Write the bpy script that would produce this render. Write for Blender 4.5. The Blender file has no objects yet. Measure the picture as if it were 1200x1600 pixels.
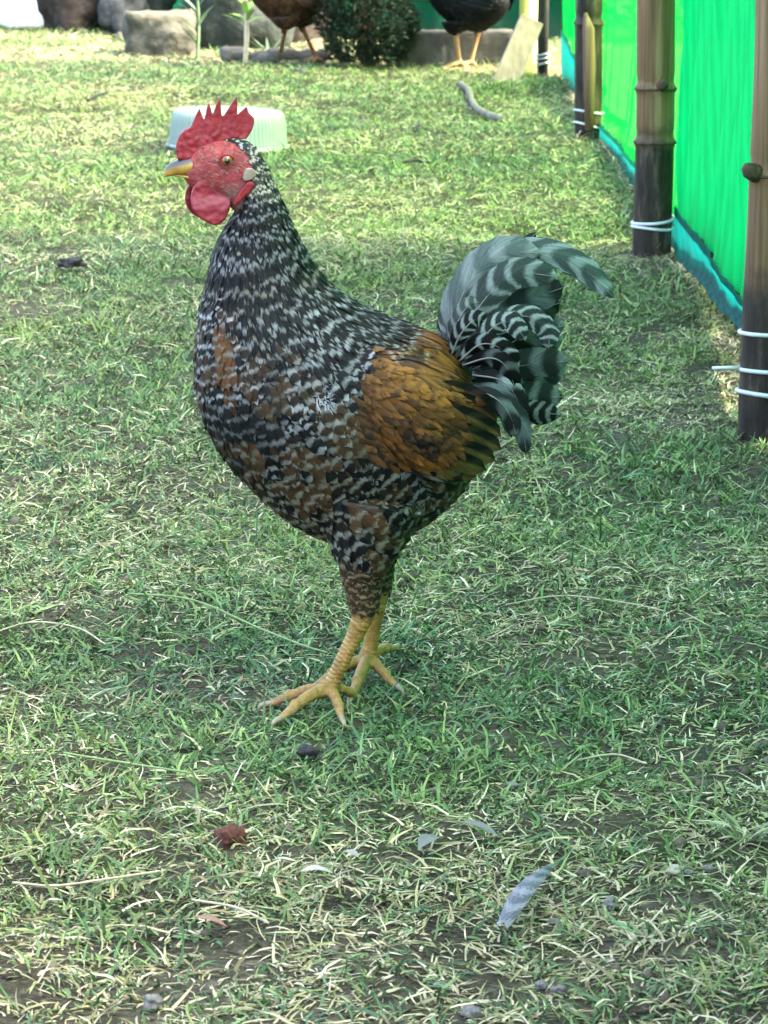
import bpy, bmesh, math, random
import numpy as np
from mathutils import Vector, Matrix
from mathutils.bvhtree import BVHTree
from mathutils.kdtree import KDTree

random.seed(7)
RNG = np.random.default_rng(11)
R = math.radians
SC = bpy.context.scene
COL = SC.collection

# ------------------------------------------------------------------ camera
CAM_H = 1.0
FPX = 5500.0                    # focal length in pixels of the 1200x1600 photograph
PITCH = R(12.35)
cam_d = bpy.data.cameras.new('camera')
cam_d.sensor_fit = 'VERTICAL'
cam_d.sensor_height = 36.0
cam_d.lens = 36.0 * FPX / 1600.0
cam_d.clip_start = 0.05
cam_d.clip_end = 2000.0
cam_d.dof.use_dof = True
cam_d.dof.focus_distance = 3.78
cam_d.dof.aperture_fstop = 30.0
cam = bpy.data.objects.new('camera', cam_d)
COL.objects.link(cam)
cam.location = (0, 0, CAM_H)
cam.rotation_euler = (math.pi / 2 - PITCH, 0, 0)
SC.camera = cam

# ------------------------------------------------------------------ sky, sun, exposure
SUN_EL = R(45)
SUN_AZ = R(105)                 # clockwise from +Y: from the right, a little from the camera side
SUNV = Vector((math.sin(SUN_AZ) * math.cos(SUN_EL), math.cos(SUN_AZ) * math.cos(SUN_EL), math.sin(SUN_EL)))
w = bpy.data.worlds.new('World')
SC.world = w
w.use_nodes = True
nt = w.node_tree
bg = nt.nodes['Background']
sky = nt.nodes.new('ShaderNodeTexSky')
sky.sky_type = 'NISHITA'
sky.sun_disc = False
sky.sun_elevation = SUN_EL
sky.sun_rotation = SUN_AZ
sky.air_density = 1.0
sky.dust_density = 6.0
sky.ozone_density = 0.2
nt.links.new(sky.outputs['Color'], bg.inputs['Color'])
bg.inputs['Strength'].default_value = 0.15
sd = bpy.data.lights.new('sun', 'SUN')
sd.energy = 2.0
sd.angle = R(0.53)
sd.color = (1.0, 0.93, 0.80)
sun = bpy.data.objects.new('sun', sd)
COL.objects.link(sun)
sun.rotation_euler = SUNV.to_track_quat('Z', 'Y').to_euler()
vs = SC.view_settings
vs.view_transform = 'Standard'
vs.look = 'None'
vs.gamma = 1.0
vs.use_curve_mapping = False
vs.exposure = 3.82
SC.cycles.max_bounces = 8
SC.cycles.transparent_max_bounces = 12
SC.cycles.use_denoising = True

# ------------------------------------------------------------------ helpers
CP, SP = math.cos(PITCH), math.sin(PITCH)

def ray(px, py):
    a = (px - 600.0) / FPX
    b = (800.0 - py) / FPX
    return Vector((a, CP + b * SP, -SP + b * CP))

def P(px, py, Y):
    """point of the vertical plane at distance Y seen at photo pixel (px, py)"""
    d = ray(px, py)
    k = Y / d.y
    return Vector((d.x * k, Y, CAM_H + d.z * k))

def G(px, py, z=0.0):
    """ground point seen at photo pixel"""
    d = ray(px, py)
    k = (z - CAM_H) / d.z
    return Vector((d.x * k, d.y * k, z))

def smooth(a, b, x):
    t = min(1.0, max(0.0, (x - a) / (b - a)))
    return t * t * (3 - 2 * t)

def vnoise(x, y, seed=0):
    """value noise on arrays, 0..1"""
    x = np.asarray(x, float); y = np.asarray(y, float)
    xi = np.floor(x).astype(np.int64); yi = np.floor(y).astype(np.int64)
    fx = x - xi; fy = y - yi
    fx = fx * fx * (3 - 2 * fx); fy = fy * fy * (3 - 2 * fy)
    def h(i, j):
        n = (i * 374761393 + j * 668265263 + seed * 974711) & 0x7fffffff
        n = ((n ^ (n >> 13)) * 1274126177) & 0x7fffffff
        return ((n ^ (n >> 16)) & 0xffff) / 65535.0
    return (h(xi, yi) * (1 - fx) + h(xi + 1, yi) * fx) * (1 - fy) + (h(xi, yi + 1) * (1 - fx) + h(xi + 1, yi + 1) * fx) * fy

def fbm(x, y, seed=0, o=3):
    s = 0; a = 0.5; t = 0
    for k in range(o):
        s = s + a * vnoise(np.asarray(x) * 2 ** k, np.asarray(y) * 2 ** k, seed + k * 7)
        t += a; a *= 0.5
    return s / t

def link(name, me, mat=None, parent=None, loc=None):
    o = bpy.data.objects.new(name, me)
    COL.objects.link(o)
    if mat is not None and me is not None:
        for m in (mat if isinstance(mat, (list, tuple)) else [mat]):
            me.materials.append(m)
    if parent is not None:
        o.parent = parent
    if loc is not None:
        o.location = loc
    return o

def tag(o, label=None, cat=None, group=None, kind=None):
    if label: o['label'] = label
    if cat: o['category'] = cat
    if group: o['group'] = group
    if kind: o['kind'] = kind
    return o

def empty(name, loc, label, cat, group=None):
    o = bpy.data.objects.new(name, None)
    COL.objects.link(o)
    o.location = loc
    o.empty_display_size = 0.05
    return tag(o, label, cat, group)

def mesh_arrays(name, co, quads=None, tris=None, attrs=None, uv=None, smooth_sh=True):
    me = bpy.data.meshes.new(name)
    co = np.asarray(co, np.float32)
    me.vertices.add(len(co))
    me.vertices.foreach_set('co', co.ravel())
    nq = 0 if quads is None else len(quads)
    ntr = 0 if tris is None else len(tris)
    idx = np.concatenate([np.asarray(quads, np.int32).ravel() if nq else np.zeros(0, np.int32),
                          np.asarray(tris, np.int32).ravel() if ntr else np.zeros(0, np.int32)]).astype(np.int32)
    me.loops.add(len(idx))
    me.loops.foreach_set('vertex_index', idx)
    me.polygons.add(nq + ntr)
    st = np.concatenate([np.arange(nq) * 4, nq * 4 + np.arange(ntr) * 3]).astype(np.int32)
    me.polygons.foreach_set('loop_start', st)
    me.polygons.foreach_set('use_smooth', np.full(nq + ntr, smooth_sh))
    me.update(calc_edges=True)
    for k, a in (attrs or {}).items():
        at = me.attributes.new(k, 'FLOAT_COLOR', 'POINT')
        a = np.asarray(a, np.float32)
        if a.shape[1] == 3:
            a = np.concatenate([a, np.ones((len(a), 1), np.float32)], 1)
        at.data.foreach_set('color', a.ravel())
    if uv is not None:
        ul = me.uv_layers.new(name='UVMap')
        ul.data.foreach_set('uv', np.asarray(uv, np.float32)[idx].ravel())
    return me

class MB:
    """collects shapes for ONE mesh"""
    def __init__(self):
        self.v = []; self.f = []
    def add(self, vs_, fs_):
        b = len(self.v)
        self.v += [tuple(x) for x in vs_]
        self.f += [tuple(i + b for i in f) for f in fs_]
    def tube(self, pts, rad, seg=10, cap=True):
        pts = [Vector(p) for p in pts]
        n = len(pts)
        rings = []
        prev = None
        for i, p in enumerate(pts):
            t = (pts[min(i + 1, n - 1)] - pts[max(i - 1, 0)]).normalized()
            if prev is None:
                u = t.cross(Vector((0, 0, 1)) if abs(t.z) < 0.9 else Vector((1, 0, 0))).normalized()
            else:
                u = (prev - t * prev.dot(t)).normalized()
            prev = u
            v = t.cross(u)
            r = rad[i] if hasattr(rad, '__len__') else rad
            rings.append([p + (u * math.cos(a) + v * math.sin(a)) * r for a in [2 * math.pi * k / seg for k in range(seg)]])
        vs_ = [q for r_ in rings for q in r_]
        fs_ = []
        for i in range(n - 1):
            for k in range(seg):
                k2 = (k + 1) % seg
                fs_.append((i * seg + k, i * seg + k2, (i + 1) * seg + k2, (i + 1) * seg + k))
        if cap:
            fs_.append(tuple(range(seg))[::-1])
            fs_.append(tuple((n - 1) * seg + k for k in range(seg)))
        self.add(vs_, fs_)
    def box(self, lo, hi, M=None):
        x0, y0, z0 = lo; x1, y1, z1 = hi
        vs_ = [Vector(p) for p in ((x0, y0, z0), (x1, y0, z0), (x1, y1, z0), (x0, y1, z0), (x0, y0, z1), (x1, y0, z1), (x1, y1, z1), (x0, y1, z1))]
        if M is not None:
            vs_ = [M @ p for p in vs_]
        self.add(vs_, [(0, 3, 2, 1), (4, 5, 6, 7), (0, 1, 5, 4), (1, 2, 6, 5), (2, 3, 7, 6), (3, 0, 4, 7)])
    def mesh(self, name, smooth_sh=True, bevel=0, off=(0, 0, 0)):
        me = bpy.data.meshes.new(name)
        ox, oy, oz = off
        me.from_pydata([(x - ox, y - oy, z - oz) for x, y, z in self.v], [], self.f)
        bm = bmesh.new(); bm.from_mesh(me)
        bmesh.ops.recalc_face_normals(bm, faces=bm.faces)
        if bevel:
            bmesh.ops.bevel(bm, geom=[e for e in bm.edges if e.calc_face_angle(0) > 0.5], offset=bevel, segments=2, affect='EDGES', profile=0.6)
        bm.to_mesh(me); bm.free()
        me.polygons.foreach_set('use_smooth', [smooth_sh] * len(me.polygons))
        return me
    def build(self, name, mat, parent=None, base=(0, 0, 0), smooth_sh=True, bevel=0, kind=None):
        """parent None: origin at base; with parent: coordinates relative to the parent's base"""
        me = self.mesh(name, smooth_sh, bevel, base)
        o = link(name, me, mat, parent, None if parent is not None else base)
        if kind: o['kind'] = kind
        return o

def catmull(pts, n):
    pts = [np.asarray(p, float) for p in pts]
    P0 = [2 * pts[0] - pts[1]] + pts + [2 * pts[-1] - pts[-2]]
    out = []
    m = len(pts) - 1
    for k in range(n):
        u = k / (n - 1) * m
        i = min(int(u), m - 1); t = u - i
        a, b, c, d = P0[i:i + 4]
        out.append(0.5 * ((2 * b) + (-a + c) * t + (2 * a - 5 * b + 4 * c - d) * t * t + (-a + 3 * b - 3 * c + d) * t ** 3))
    return np.array(out)

def in_poly(x, y, poly):
    c = False; j = len(poly) - 1
    for i in range(len(poly)):
        xi, yi = poly[i]; xj, yj = poly[j]
        if (yi > y) != (yj > y) and x < (xj - xi) * (y - yi) / (yj - yi) + xi:
            c = not c
        j = i
    return c

# ------------------------------------------------------------------ materials
def new_mat(name, rough=0.7, spec=0.3):
    m = bpy.data.materials.new(name)
    m.use_nodes = True
    t = m.node_tree
    b = t.nodes['Principled BSDF']
    b.inputs['Roughness'].default_value = rough
    b.inputs['Specular IOR Level'].default_value = spec
    return m, t, b

def N(t, typ, **kw):
    n = t.nodes.new(typ)
    for k, v in kw.items():
        setattr(n, k, v)
    return n

def mixc(t, fac, a, b, mode='MIX'):
    n = N(t, 'ShaderNodeMix', data_type='RGBA', blend_type=mode)
    for sock, v in ((n.inputs[0], fac), (n.inputs[6], a), (n.inputs[7], b)):
        if hasattr(v, 'links') or isinstance(v, bpy.types.NodeSocket):
            t.links.new(v, sock)
        elif isinstance(v, (int, float)):
            sock.default_value = v
        else:
            sock.default_value = (*v, 1.0)
    return n.outputs[2]

def math_n(t, op, a, b=None, c=None, clamp=False):
    n = N(t, 'ShaderNodeMath', operation=op)
    n.use_clamp = clamp
    for i, v in enumerate((a, b, c)):
        if v is None: continue
        if isinstance(v, bpy.types.NodeSocket): t.links.new(v, n.inputs[i])
        else: n.inputs[i].default_value = v
    return n.outputs[0]

def noise(t, vec, scale, detail=3, rough=0.55, dist=0.0):
    n = N(t, 'ShaderNodeTexNoise')
    n.inputs['Scale'].default_value = scale
    n.inputs['Detail'].default_value = detail
    n.inputs['Roughness'].default_value = rough
    n.inputs['Distortion'].default_value = dist
    if vec is not None: t.links.new(vec, n.inputs['Vector'])
    return n.outputs['Fac']

def ramp(t, fac, stops):
    n = N(t, 'ShaderNodeValToRGB')
    e = n.color_ramp.elements
    while len(e) < len(stops): e.new(0.5)
    for el, (p, c) in zip(e, stops):
        el.position = p
        el.color = (*c, 1) if len(c) == 3 else c
    t.links.new(fac, n.inputs[0])
    return n.outputs[0]

def coords(t, kind='Object', scale=None):
    tc = N(t, 'ShaderNodeTexCoord')
    o = tc.outputs[kind]
    if scale is not None:
        mp = N(t, 'ShaderNodeMapping')
        mp.inputs['Scale'].default_value = scale
        t.links.new(o, mp.inputs['Vector'])
        o = mp.outputs[0]
    return o

def bump(t, b, h, strength=0.3, dist=0.005):
    n = N(t, 'ShaderNodeBump')
    n.inputs['Strength'].default_value = strength
    n.inputs['Distance'].default_value = dist
    t.links.new(h, n.inputs['Height'])
    t.links.new(n.outputs[0], b.inputs['Normal'])

def mat_noise(name, stops, scale=20, rough=0.8, spec=0.25, bstr=0.4, bdist=0.004, stretch=None, detail=5, bscale=None):
    m, t, b = new_mat(name, rough, spec)
    v = coords(t, 'Object', stretch)
    f = noise(t, v, scale, detail, 0.62, 0.3)
    t.links.new(ramp(t, f, stops), b.inputs['Base Color'])
    if bstr:
        bump(t, b, noise(t, v, bscale or scale * 3, 4, 0.6), bstr, bdist)
    return m

def mat_attr(name, rough=0.7, spec=0.25, trans=0.0, attr='col', var=0.0):
    """colour from the pigment stored on the mesh"""
    m, t, b = new_mat(name, rough, spec)
    a = N(t, 'ShaderNodeAttribute', attribute_name=attr)
    t.links.new(a.outputs['Color'], b.inputs['Base Color'])
    if trans:
        tr = N(t, 'ShaderNodeBsdfTranslucent')
        t.links.new(a.outputs['Color'], tr.inputs['Color'])
        mx = N(t, 'ShaderNodeMixShader')
        mx.inputs[0].default_value = trans
        t.links.new(b.outputs[0], mx.inputs[1]); t.links.new(tr.outputs[0], mx.inputs[2])
        t.links.new(mx.outputs[0], t.nodes['Material Output'].inputs['Surface'])
    return m

def feather_mat(name, rough=0.55):
    """pigment ca barred with cb; 'bar' holds (bars per length, phase, bar share, softness)"""
    m, t, b = new_mat(name, rough, 0.12)
    ca = N(t, 'ShaderNodeAttribute', attribute_name='ca')
    cb = N(t, 'ShaderNodeAttribute', attribute_name='cb')
    br = N(t, 'ShaderNodeAttribute', attribute_name='bar')
    uv = N(t, 'ShaderNodeUVMap', uv_map='UVMap')
    s = N(t, 'ShaderNodeSeparateXYZ'); t.links.new(uv.outputs[0], s.inputs[0])
    q = N(t, 'ShaderNodeSeparateColor'); t.links.new(br.outputs['Color'], q.inputs[0])
    u, v = s.outputs[0], s.outputs[1]
    ab = math_n(t, 'ABSOLUTE', math_n(t, 'SUBTRACT', u, 0.5))
    obj = coords(t, 'Object')
    nz = noise(t, obj, 260, 3)
    vv = math_n(t, 'ADD', math_n(t, 'SUBTRACT', v, math_n(t, 'MULTIPLY', math_n(t, 'MULTIPLY', ab, ab), 0.5)), math_n(t, 'MULTIPLY', math_n(t, 'MULTIPLY', math_n(t, 'SUBTRACT', nz, 0.5), 0.20), br.outputs['Alpha']))
    ph = math_n(t, 'ADD', math_n(t, 'MULTIPLY', vv, q.outputs[0]), q.outputs[1])
    tri = math_n(t, 'PINGPONG', ph, 0.5)                       # 0 .. 0.5
    tri = math_n(t, 'MULTIPLY', tri, 2.0)
    mr = N(t, 'ShaderNodeMapRange', interpolation_type='SMOOTHSTEP')
    t.links.new(tri, mr.inputs['Value'])
    t.links.new(math_n(t, 'SUBTRACT', q.outputs[2], 0.26), mr.inputs['From Min'])
    t.links.new(math_n(t, 'ADD', q.outputs[2], 0.26), mr.inputs['From Max'])
    mr.inputs['To Min'].default_value = 1.0
    mr.inputs['To Max'].default_value = 0.0
    col = mixc(t, mr.outputs[0], ca.outputs['Color'], cb.outputs['Color'])
    # barbs: fine streaks running out and forward from the shaft
    cmb = N(t, 'ShaderNodeCombineXYZ')
    t.links.new(math_n(t, 'MULTIPLY', math_n(t, 'SUBTRACT', v, math_n(t, 'MULTIPLY', ab, 0.7)), 26.0), cmb.inputs[0])
    t.links.new(math_n(t, 'MULTIPLY', u, 2.5), cmb.inputs[1])
    t.links.new(math_n(t, 'MULTIPLY', nz, 1.5), cmb.inputs[2])
    bb = noise(t, cmb.outputs[0], 1.0, 2, 0.6)
    col = mixc(t, 1.0, col, ramp(t, bb, [(0.25, (0.55, 0.55, 0.55)), (0.6, (1.0, 1.0, 1.0)), (0.85, (1.35, 1.35, 1.35))]), 'MULTIPLY')
    t.links.new(col, b.inputs['Base Color'])
    bump(t, b, bb, 0.35, 0.0015)
    tr = N(t, 'ShaderNodeBsdfTranslucent'); t.links.new(col, tr.inputs['Color'])
    mx = N(t, 'ShaderNodeMixShader'); mx.inputs[0].default_value = 0.15
    t.links.new(b.outputs[0], mx.inputs[1]); t.links.new(tr.outputs[0], mx.inputs[2])
    t.links.new(mx.outputs[0], t.nodes['Material Output'].inputs['Surface'])
    return m

M_FEATHER = feather_mat('feathers')
M_GRASS = mat_attr('grass_blade', 0.6, 0.14, 0.14)
M_LEAF = mat_attr('leaf', 0.5, 0.4, 0.25)

# ------------------------------------------------------------------ ground
def ground_h(x, y):
    return (fbm(x * 2.2, y * 2.2, 3, 3) - 0.5) * 0.028 + (fbm(x * 14, y * 14, 5, 2) - 0.5) * 0.010

BARE = [(G(*p), r) for p, r in (((1120, 1170), 0.13), ((345, 1500), 0.10), ((470, 1345), 0.05), ((970, 1290), 0.08), ((40, 480), 0.20), ((930, 1010), 0.08), ((300, 1060), 0.05), ((1190, 1330), 0.08), ((700, 1310), 0.06), ((960, 385), 0.16), ((800, 720), 0.07), ((1080, 640), 0.10), ((560, 1480), 0.06), ((1000, 1520), 0.07))]

def bare_w(x, y):
    b = smooth_arr(0.64, 0.84, fbm(x * 5.5, y * 5.5, 21, 3)) * 0.7
    for p, r in BARE:
        d = np.sqrt((x - p.x) ** 2 + ((y - p.y) * 0.75) ** 2) / r
        b = np.maximum(b, np.clip(0.92 - d + (fbm(x * 25, y * 25, 9, 2) - 0.5) * 1.1, 0, 1))
    return b

def smooth_arr(a, b, x):
    t = np.clip((x - a) / (b - a), 0, 1)
    return t * t * (3 - 2 * t)

def build_ground():
    xs = np.concatenate([[-400, -120, -40, -15, -7, -4], np.arange(-2.6, 1.8, 0.04), [2.5, 4, 7, 15, 40, 120, 400]])
    ys = np.concatenate([[-200, -60, -20, -6, -2, 0, 1.2], np.arange(2.0, 6.0, 0.03), np.arange(6.0, 15.0, 0.08), [17, 22, 30, 50, 100, 200, 500]])
    X, Y = np.meshgrid(xs, ys)
    Z = ground_h(X, Y)
    co = np.stack([X, Y, Z], -1).reshape(-1, 3)
    nx, ny = len(xs), len(ys)
    i = np.arange(nx * ny).reshape(ny, nx)
    q = np.stack([i[:-1, :-1], i[:-1, 1:], i[1:, 1:], i[1:, :-1]], -1).reshape(-1, 4)
    me = mesh_arrays('ground', co, q)
    m, t, b = new_mat('soil', 0.95, 0.1)
    v = coords(t, 'Object')
    n1 = noise(t, v, 3.2, 5, 0.6)
    n2 = noise(t, v, 75, 6, 0.7)
    n3 = noise(t, v, 260, 3, 0.6)
    soil = ramp(t, n2, [(0.3, (0.020, 0.018, 0.010)), (0.52, (0.056, 0.050, 0.030)), (0.72, (0.125, 0.114, 0.074))])
    thatch = ramp(t, n3, [(0.40, (0.010, 0.010, 0.006)), (0.58, (0.038, 0.035, 0.018)), (0.74, (0.15, 0.135, 0.075))])
    col = mixc(t, ramp(t, n1, [(0.42, (0, 0, 0)), (0.6, (1, 1, 1))]), soil, thatch)
    t.links.new(col, b.inputs['Base Color'])
    bump(t, b, noise(t, v, 120, 6, 0.7), 0.8, 0.008)
    o = link('ground', me, m)
    o['kind'] = 'structure'
    return o
build_ground()

GREENS = np.array([(0.055, 0.108, 0.034), (0.080, 0.145, 0.043), (0.125, 0.190, 0.060), (0.060, 0.112, 0.048), (0.160, 0.220, 0.072), (0.100, 0.160, 0.068)])
STRAWS = np.array([(0.32, 0.29, 0.14), (0.41, 0.375, 0.21), (0.20, 0.175, 0.085), (0.46, 0.43, 0.26), (0.21, 0.23, 0.085)])

def blades(x, y, length, width, az, elev, bend, col, rows=3):
    """arrays of blade parameters -> verts, quads, tris, colours"""
    n = len(x)
    z = ground_h(x, y) - 0.003
    dx, dy = np.cos(az), np.sin(az)
    side = np.stack([-dy, dx, np.zeros(n)], -1)
    tw = RNG.uniform(-0.6, 0.6, n)
    side[:, 2] = np.sin(tw); side[:, :2] *= np.cos(tw)[:, None]
    ts = np.linspace(0, 1, rows + 1)
    V = []; C = []
    pos = np.stack([x, y, z], -1)
    e = elev.copy(); az2 = az.copy(); curl = RNG.normal(0, .35, n)
    cur = pos.copy()
    for k, tt in enumerate(ts):
        wk = width * (1 - 0.15 * k) * 0.5 if k < rows else 0
        shade = 1.0
        if k < rows:
            V.append(cur - side * wk[:, None]); V.append(cur + side * wk[:, None])
            C.append(col * shade); C.append(col * shade)
        else:
            V.append(cur.copy()); C.append(col * shade)
        az2 = az2 + curl; dx, dy = np.cos(az2), np.sin(az2)
        st = length / rows
        cur = cur + np.stack([dx * np.cos(e), dy * np.cos(e), np.sin(e)], -1) * st[:, None]
        e = e - bend
        low = ground_h(cur[:, 0], cur[:, 1]) + 0.0015
        cur[:, 2] = np.maximum(cur[:, 2], low)
    nv = 2 * rows + 1
    V = np.stack(V, 1).reshape(-1, 3); C = np.stack(C, 1).reshape(-1, 3)
    base = (np.arange(n) * nv)[:, None]
    Q = np.concatenate([base + np.array([[2 * k, 2 * k + 1, 2 * k + 3, 2 * k + 2]]) for k in range(rows - 1)])
    T = base + np.array([[2 * rows - 2, 2 * rows - 1, 2 * rows]])
    return V, Q, T, C

def scatter(n_per, y0, y1, inside=True):
    """uniform random ground points in view (inside) or just beside the view"""
    area_w = 0.109 * y1 + 0.6
    n = int(n_per * 2 * area_w * (y1 - y0))
    x = RNG.uniform(-area_w, area_w, n); y = RNG.uniform(y0, y1, n)
    lim = 0.112 * y + 0.03
    k = (np.abs(x) < lim) if inside else ((np.abs(x) >= lim) & (np.abs(x) < lim + 0.5))
    k &= x < 0.75
    return x[k], y[k]

def build_grass():
    parts = []
    off = 0
    Vs, Qs, Ts, Cs = [], [], [], []
    for (y0, y1, dens, rows, lsc) in ((2.2, 4.6, 4400, 3, 1.0), (4.6, 7.5, 3200, 2, 1.0), (7.5, 14.5, 2100, 2, 1.05)):
        for inside in (True, False):
            cx, cy = scatter(dens if inside else dens * 0.4, y0, y1, inside)
            bw = bare_w(cx, cy)
            keep = RNG.uniform(0, 1, len(cx)) > np.maximum(bw * 0.93, .35 * smooth_arr(.50, .68, fbm(cx * 24, cy * 24, 81, 2)))
            cx, cy, bw = cx[keep], cy[keep], bw[keep]
            nb = 8
            n = len(cx) * nb
            tx = np.repeat(cx, nb) + RNG.normal(0, 0.011, n)
            ty = np.repeat(cy, nb) + RNG.normal(0, 0.011, n)
            tuft_green = np.repeat(RNG.integers(0, len(GREENS), len(cx)), nb)
            patch = fbm(tx * 2.6, ty * 2.6, 31, 3)
            dry = np.clip(0.42 + (patch - 0.5) * 1.5 + np.repeat(bw, nb) * 0.4, 0.06, 0.85)
            isdry = RNG.uniform(0, 1, n) < dry
            col = GREENS[tuft_green] * RNG.uniform(0.6, 1.4, n)[:, None]
            # lusher, bluer patches and yellower ones
            yel = fbm(tx * 1.3, ty * 1.3, 41, 2)[:, None]
            col = col * (1 + (yel - 0.5) * np.array([[0.7, 0.25, -0.3]]))
            sc_ = STRAWS[RNG.integers(0, len(STRAWS), n)] * RNG.uniform(0.75, 1.1, n)[:, None]
            col = np.where(isdry[:, None], sc_, col)
            length = RNG.gamma(6, 1 / 6, n) * 0.021 * lsc * np.where(isdry, 1.15, 1.0) * np.repeat(RNG.uniform(0.65, 1.3, len(cx)), nb)
            width = RNG.uniform(0.0018, 0.0042, n) * np.where(isdry, 0.8, 1.0)
            elev = np.where(isdry, RNG.uniform(0.0, 0.55, n), RNG.uniform(0.12, 1.0, n))
            bend = RNG.uniform(-0.1, 0.55, n)
            az = RNG.uniform(0, 2 * math.pi, n)
            V, Q, T, C = blades(tx, ty, length, width, az, elev, bend, col, rows)
            Vs.append(V); Qs.append(Q + off); Ts.append(T + off); Cs.append(C)
            off += len(V)
    me = mesh_arrays('grass', np.concatenate(Vs), np.concatenate(Qs), np.concatenate(Ts), {'col': np.concatenate(Cs)})
    o = link('grass', me, M_GRASS)
    tag(o, 'short trampled green lawn grass mixed with dry blades', 'grass', kind='stuff')
    # loose straw lying on top
    Vs, Qs, Ts, Cs = [], [], [], []; off = 0
    for (y0, y1, dens) in ((2.2, 5.5, 2300), (5.5, 14, 900)):
        x, y = scatter(dens, y0, y1, True)
        clump = fbm(x * 3.3, y * 3.3, 51, 3)
        k = RNG.uniform(0, 1, len(x)) < np.clip((clump - 0.38) * 3.5 + bare_w(x, y) * 0.5, 0.06, 1)
        x, y = x[k], y[k]
        n = len(x)
        col = STRAWS[RNG.integers(0, len(STRAWS), n)] * RNG.uniform(0.5, 1.15, n)[:, None]
        V, Q, T, C = blades(x, y, RNG.gamma(3, 1 / 3, n) * 0.026, RNG.uniform(0.0014, 0.0034, n), RNG.uniform(0, 6.283, n), RNG.uniform(0.02, 0.40, n), RNG.uniform(0, 0.35, n), col, 3)
        V[:, 2] += np.repeat(RNG.uniform(0.002, 0.012, n), 7)
        Vs.append(V); Qs.append(Q + off); Ts.append(T + off); Cs.append(C); off += len(V)
    me = mesh_arrays('straw_litter', np.concatenate(Vs), np.concatenate(Qs), np.concatenate(Ts), {'col': np.concatenate(Cs)})
    o = link('straw_litter', me, M_GRASS)
    tag(o, 'pale dry straw strands scattered over the lawn', 'straw', kind='stuff')
build_grass()

def soil_crumbs():
    x, y = scatter(2600, 2.2, 5.5, True)
    k = RNG.uniform(0, 1, len(x)) < .12 + bare_w(x, y)
    x, y = x[k], y[k]; n = len(x)
    r = RNG.gamma(2.0, .5, n) * .0026
    z = ground_h(x, y) + r * .25
    D = np.array([(1, 0, 0), (0, 1, 0), (-1, 0, 0), (0, -1, 0), (0, 0, .8), (0, 0, -.8)], float)
    V = np.stack([x, y, z], -1)[:, None, :] + D[None] * r[:, None, None] * RNG.uniform(.6, 1.4, (n, 6, 1))
    T = np.array([(0, 1, 4), (1, 2, 4), (2, 3, 4), (3, 0, 4), (1, 0, 5), (2, 1, 5), (3, 2, 5), (0, 3, 5)])
    T = (np.arange(n) * 6)[:, None, None] + T[None]
    c = np.array([(.065, .054, .038)]) * RNG.uniform(.4, 1.9, n)[:, None]
    o = link('soil_crumbs', mesh_arrays('soil_crumbs', V.reshape(-1, 3), None, T.reshape(-1, 3), {'col': np.repeat(c, 6, 0)}), mat_attr('soil_crumb', .95, .1))
    tag(o, 'small dark crumbs of earth on the bare patches', 'soil', kind='stuff')
soil_crumbs()

# ------------------------------------------------------------------ net fence with bamboo posts
def net_mat(name, col, tcol, fac_trans, fac_hole, holes=(0.2, 1.0, 0.4)):
    m, t, b = new_mat(name, 0.6, 0.06)
    v = coords(t, 'Object')
    # woven threads: fine lines along and up the cloth
    wv = N(t, 'ShaderNodeTexWave', wave_type='BANDS', bands_direction='Y')
    wv.inputs['Scale'].default_value = 4.5
    wv.inputs['Distortion'].default_value = 2.2
    wv.inputs['Detail'].default_value = 2.0
    wv.inputs['Detail Scale'].default_value = 0.5
    t.links.new(v, wv.inputs['Vector'])
    wz = N(t, 'ShaderNodeTexWave', wave_type='BANDS', bands_direction='Z')
    wz.inputs['Scale'].default_value = 70.0
    wz.inputs['Distortion'].default_value = 0.6
    t.links.new(v, wz.inputs['Vector'])
    k = math_n(t, 'ADD', math_n(t, 'MULTIPLY', wv.outputs['Fac'], 0.6), math_n(t, 'MULTIPLY', wz.outputs['Fac'], 0.4))
    c1 = mixc(t, k, [c * 0.72 for c in col], [c * 1.1 for c in col])
    c2 = mixc(t, k, [c * 0.74 for c in tcol], [c * 1.1 for c in tcol])
    sz = N(t, 'ShaderNodeSeparateXYZ'); t.links.new(v, sz.inputs[0])
    mud = N(t, 'ShaderNodeMapRange'); t.links.new(math_n(t, 'ADD', sz.outputs[2], math_n(t, 'MULTIPLY', noise(t, v, 28, 5, .7), .30)), mud.inputs['Value'])
    mud.inputs['From Min'].default_value = .17; mud.inputs['From Max'].default_value = .27
    mud.inputs['To Min'].default_value = .25; mud.inputs['To Max'].default_value = 0.0
    c1 = mixc(t, mud.outputs[0], c1, (0.05, 0.045, 0.028)); c2 = mixc(t, mud.outputs[0], c2, (0.012, 0.035, 0.012))
    t.links.new(c1, b.inputs['Base Color'])
    bump(t, b, math_n(t, 'ADD', k, math_n(t, 'MULTIPLY', noise(t, v, 9, 4, .6), 3.0)), 0.5, 0.006)
    tr = N(t, 'ShaderNodeBsdfTranslucent'); t.links.new(c2, tr.inputs['Color'])
    mx = N(t, 'ShaderNodeMixShader'); mx.inputs[0].default_value = fac_trans
    t.links.new(b.outputs[0], mx.inputs[1]); t.links.new(tr.outputs[0], mx.inputs[2])
    tp = N(t, 'ShaderNodeBsdfTransparent'); tp.inputs['Color'].default_value = (*holes, 1)
    m2 = N(t, 'ShaderNodeMixShader'); m2.inputs[0].default_value = fac_hole
    t.links.new(mx.outputs[0], m2.inputs[1]); t.links.new(tp.outputs[0], m2.inputs[2])
    t.links.new(m2.outputs[0], t.nodes['Material Output'].inputs['Surface'])
    return m
M_NET = net_mat('green_shade_net', (0.0, 0.085, 0.030), (0.0, 0.076, 0.023), 0.72, 0.03)
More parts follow.
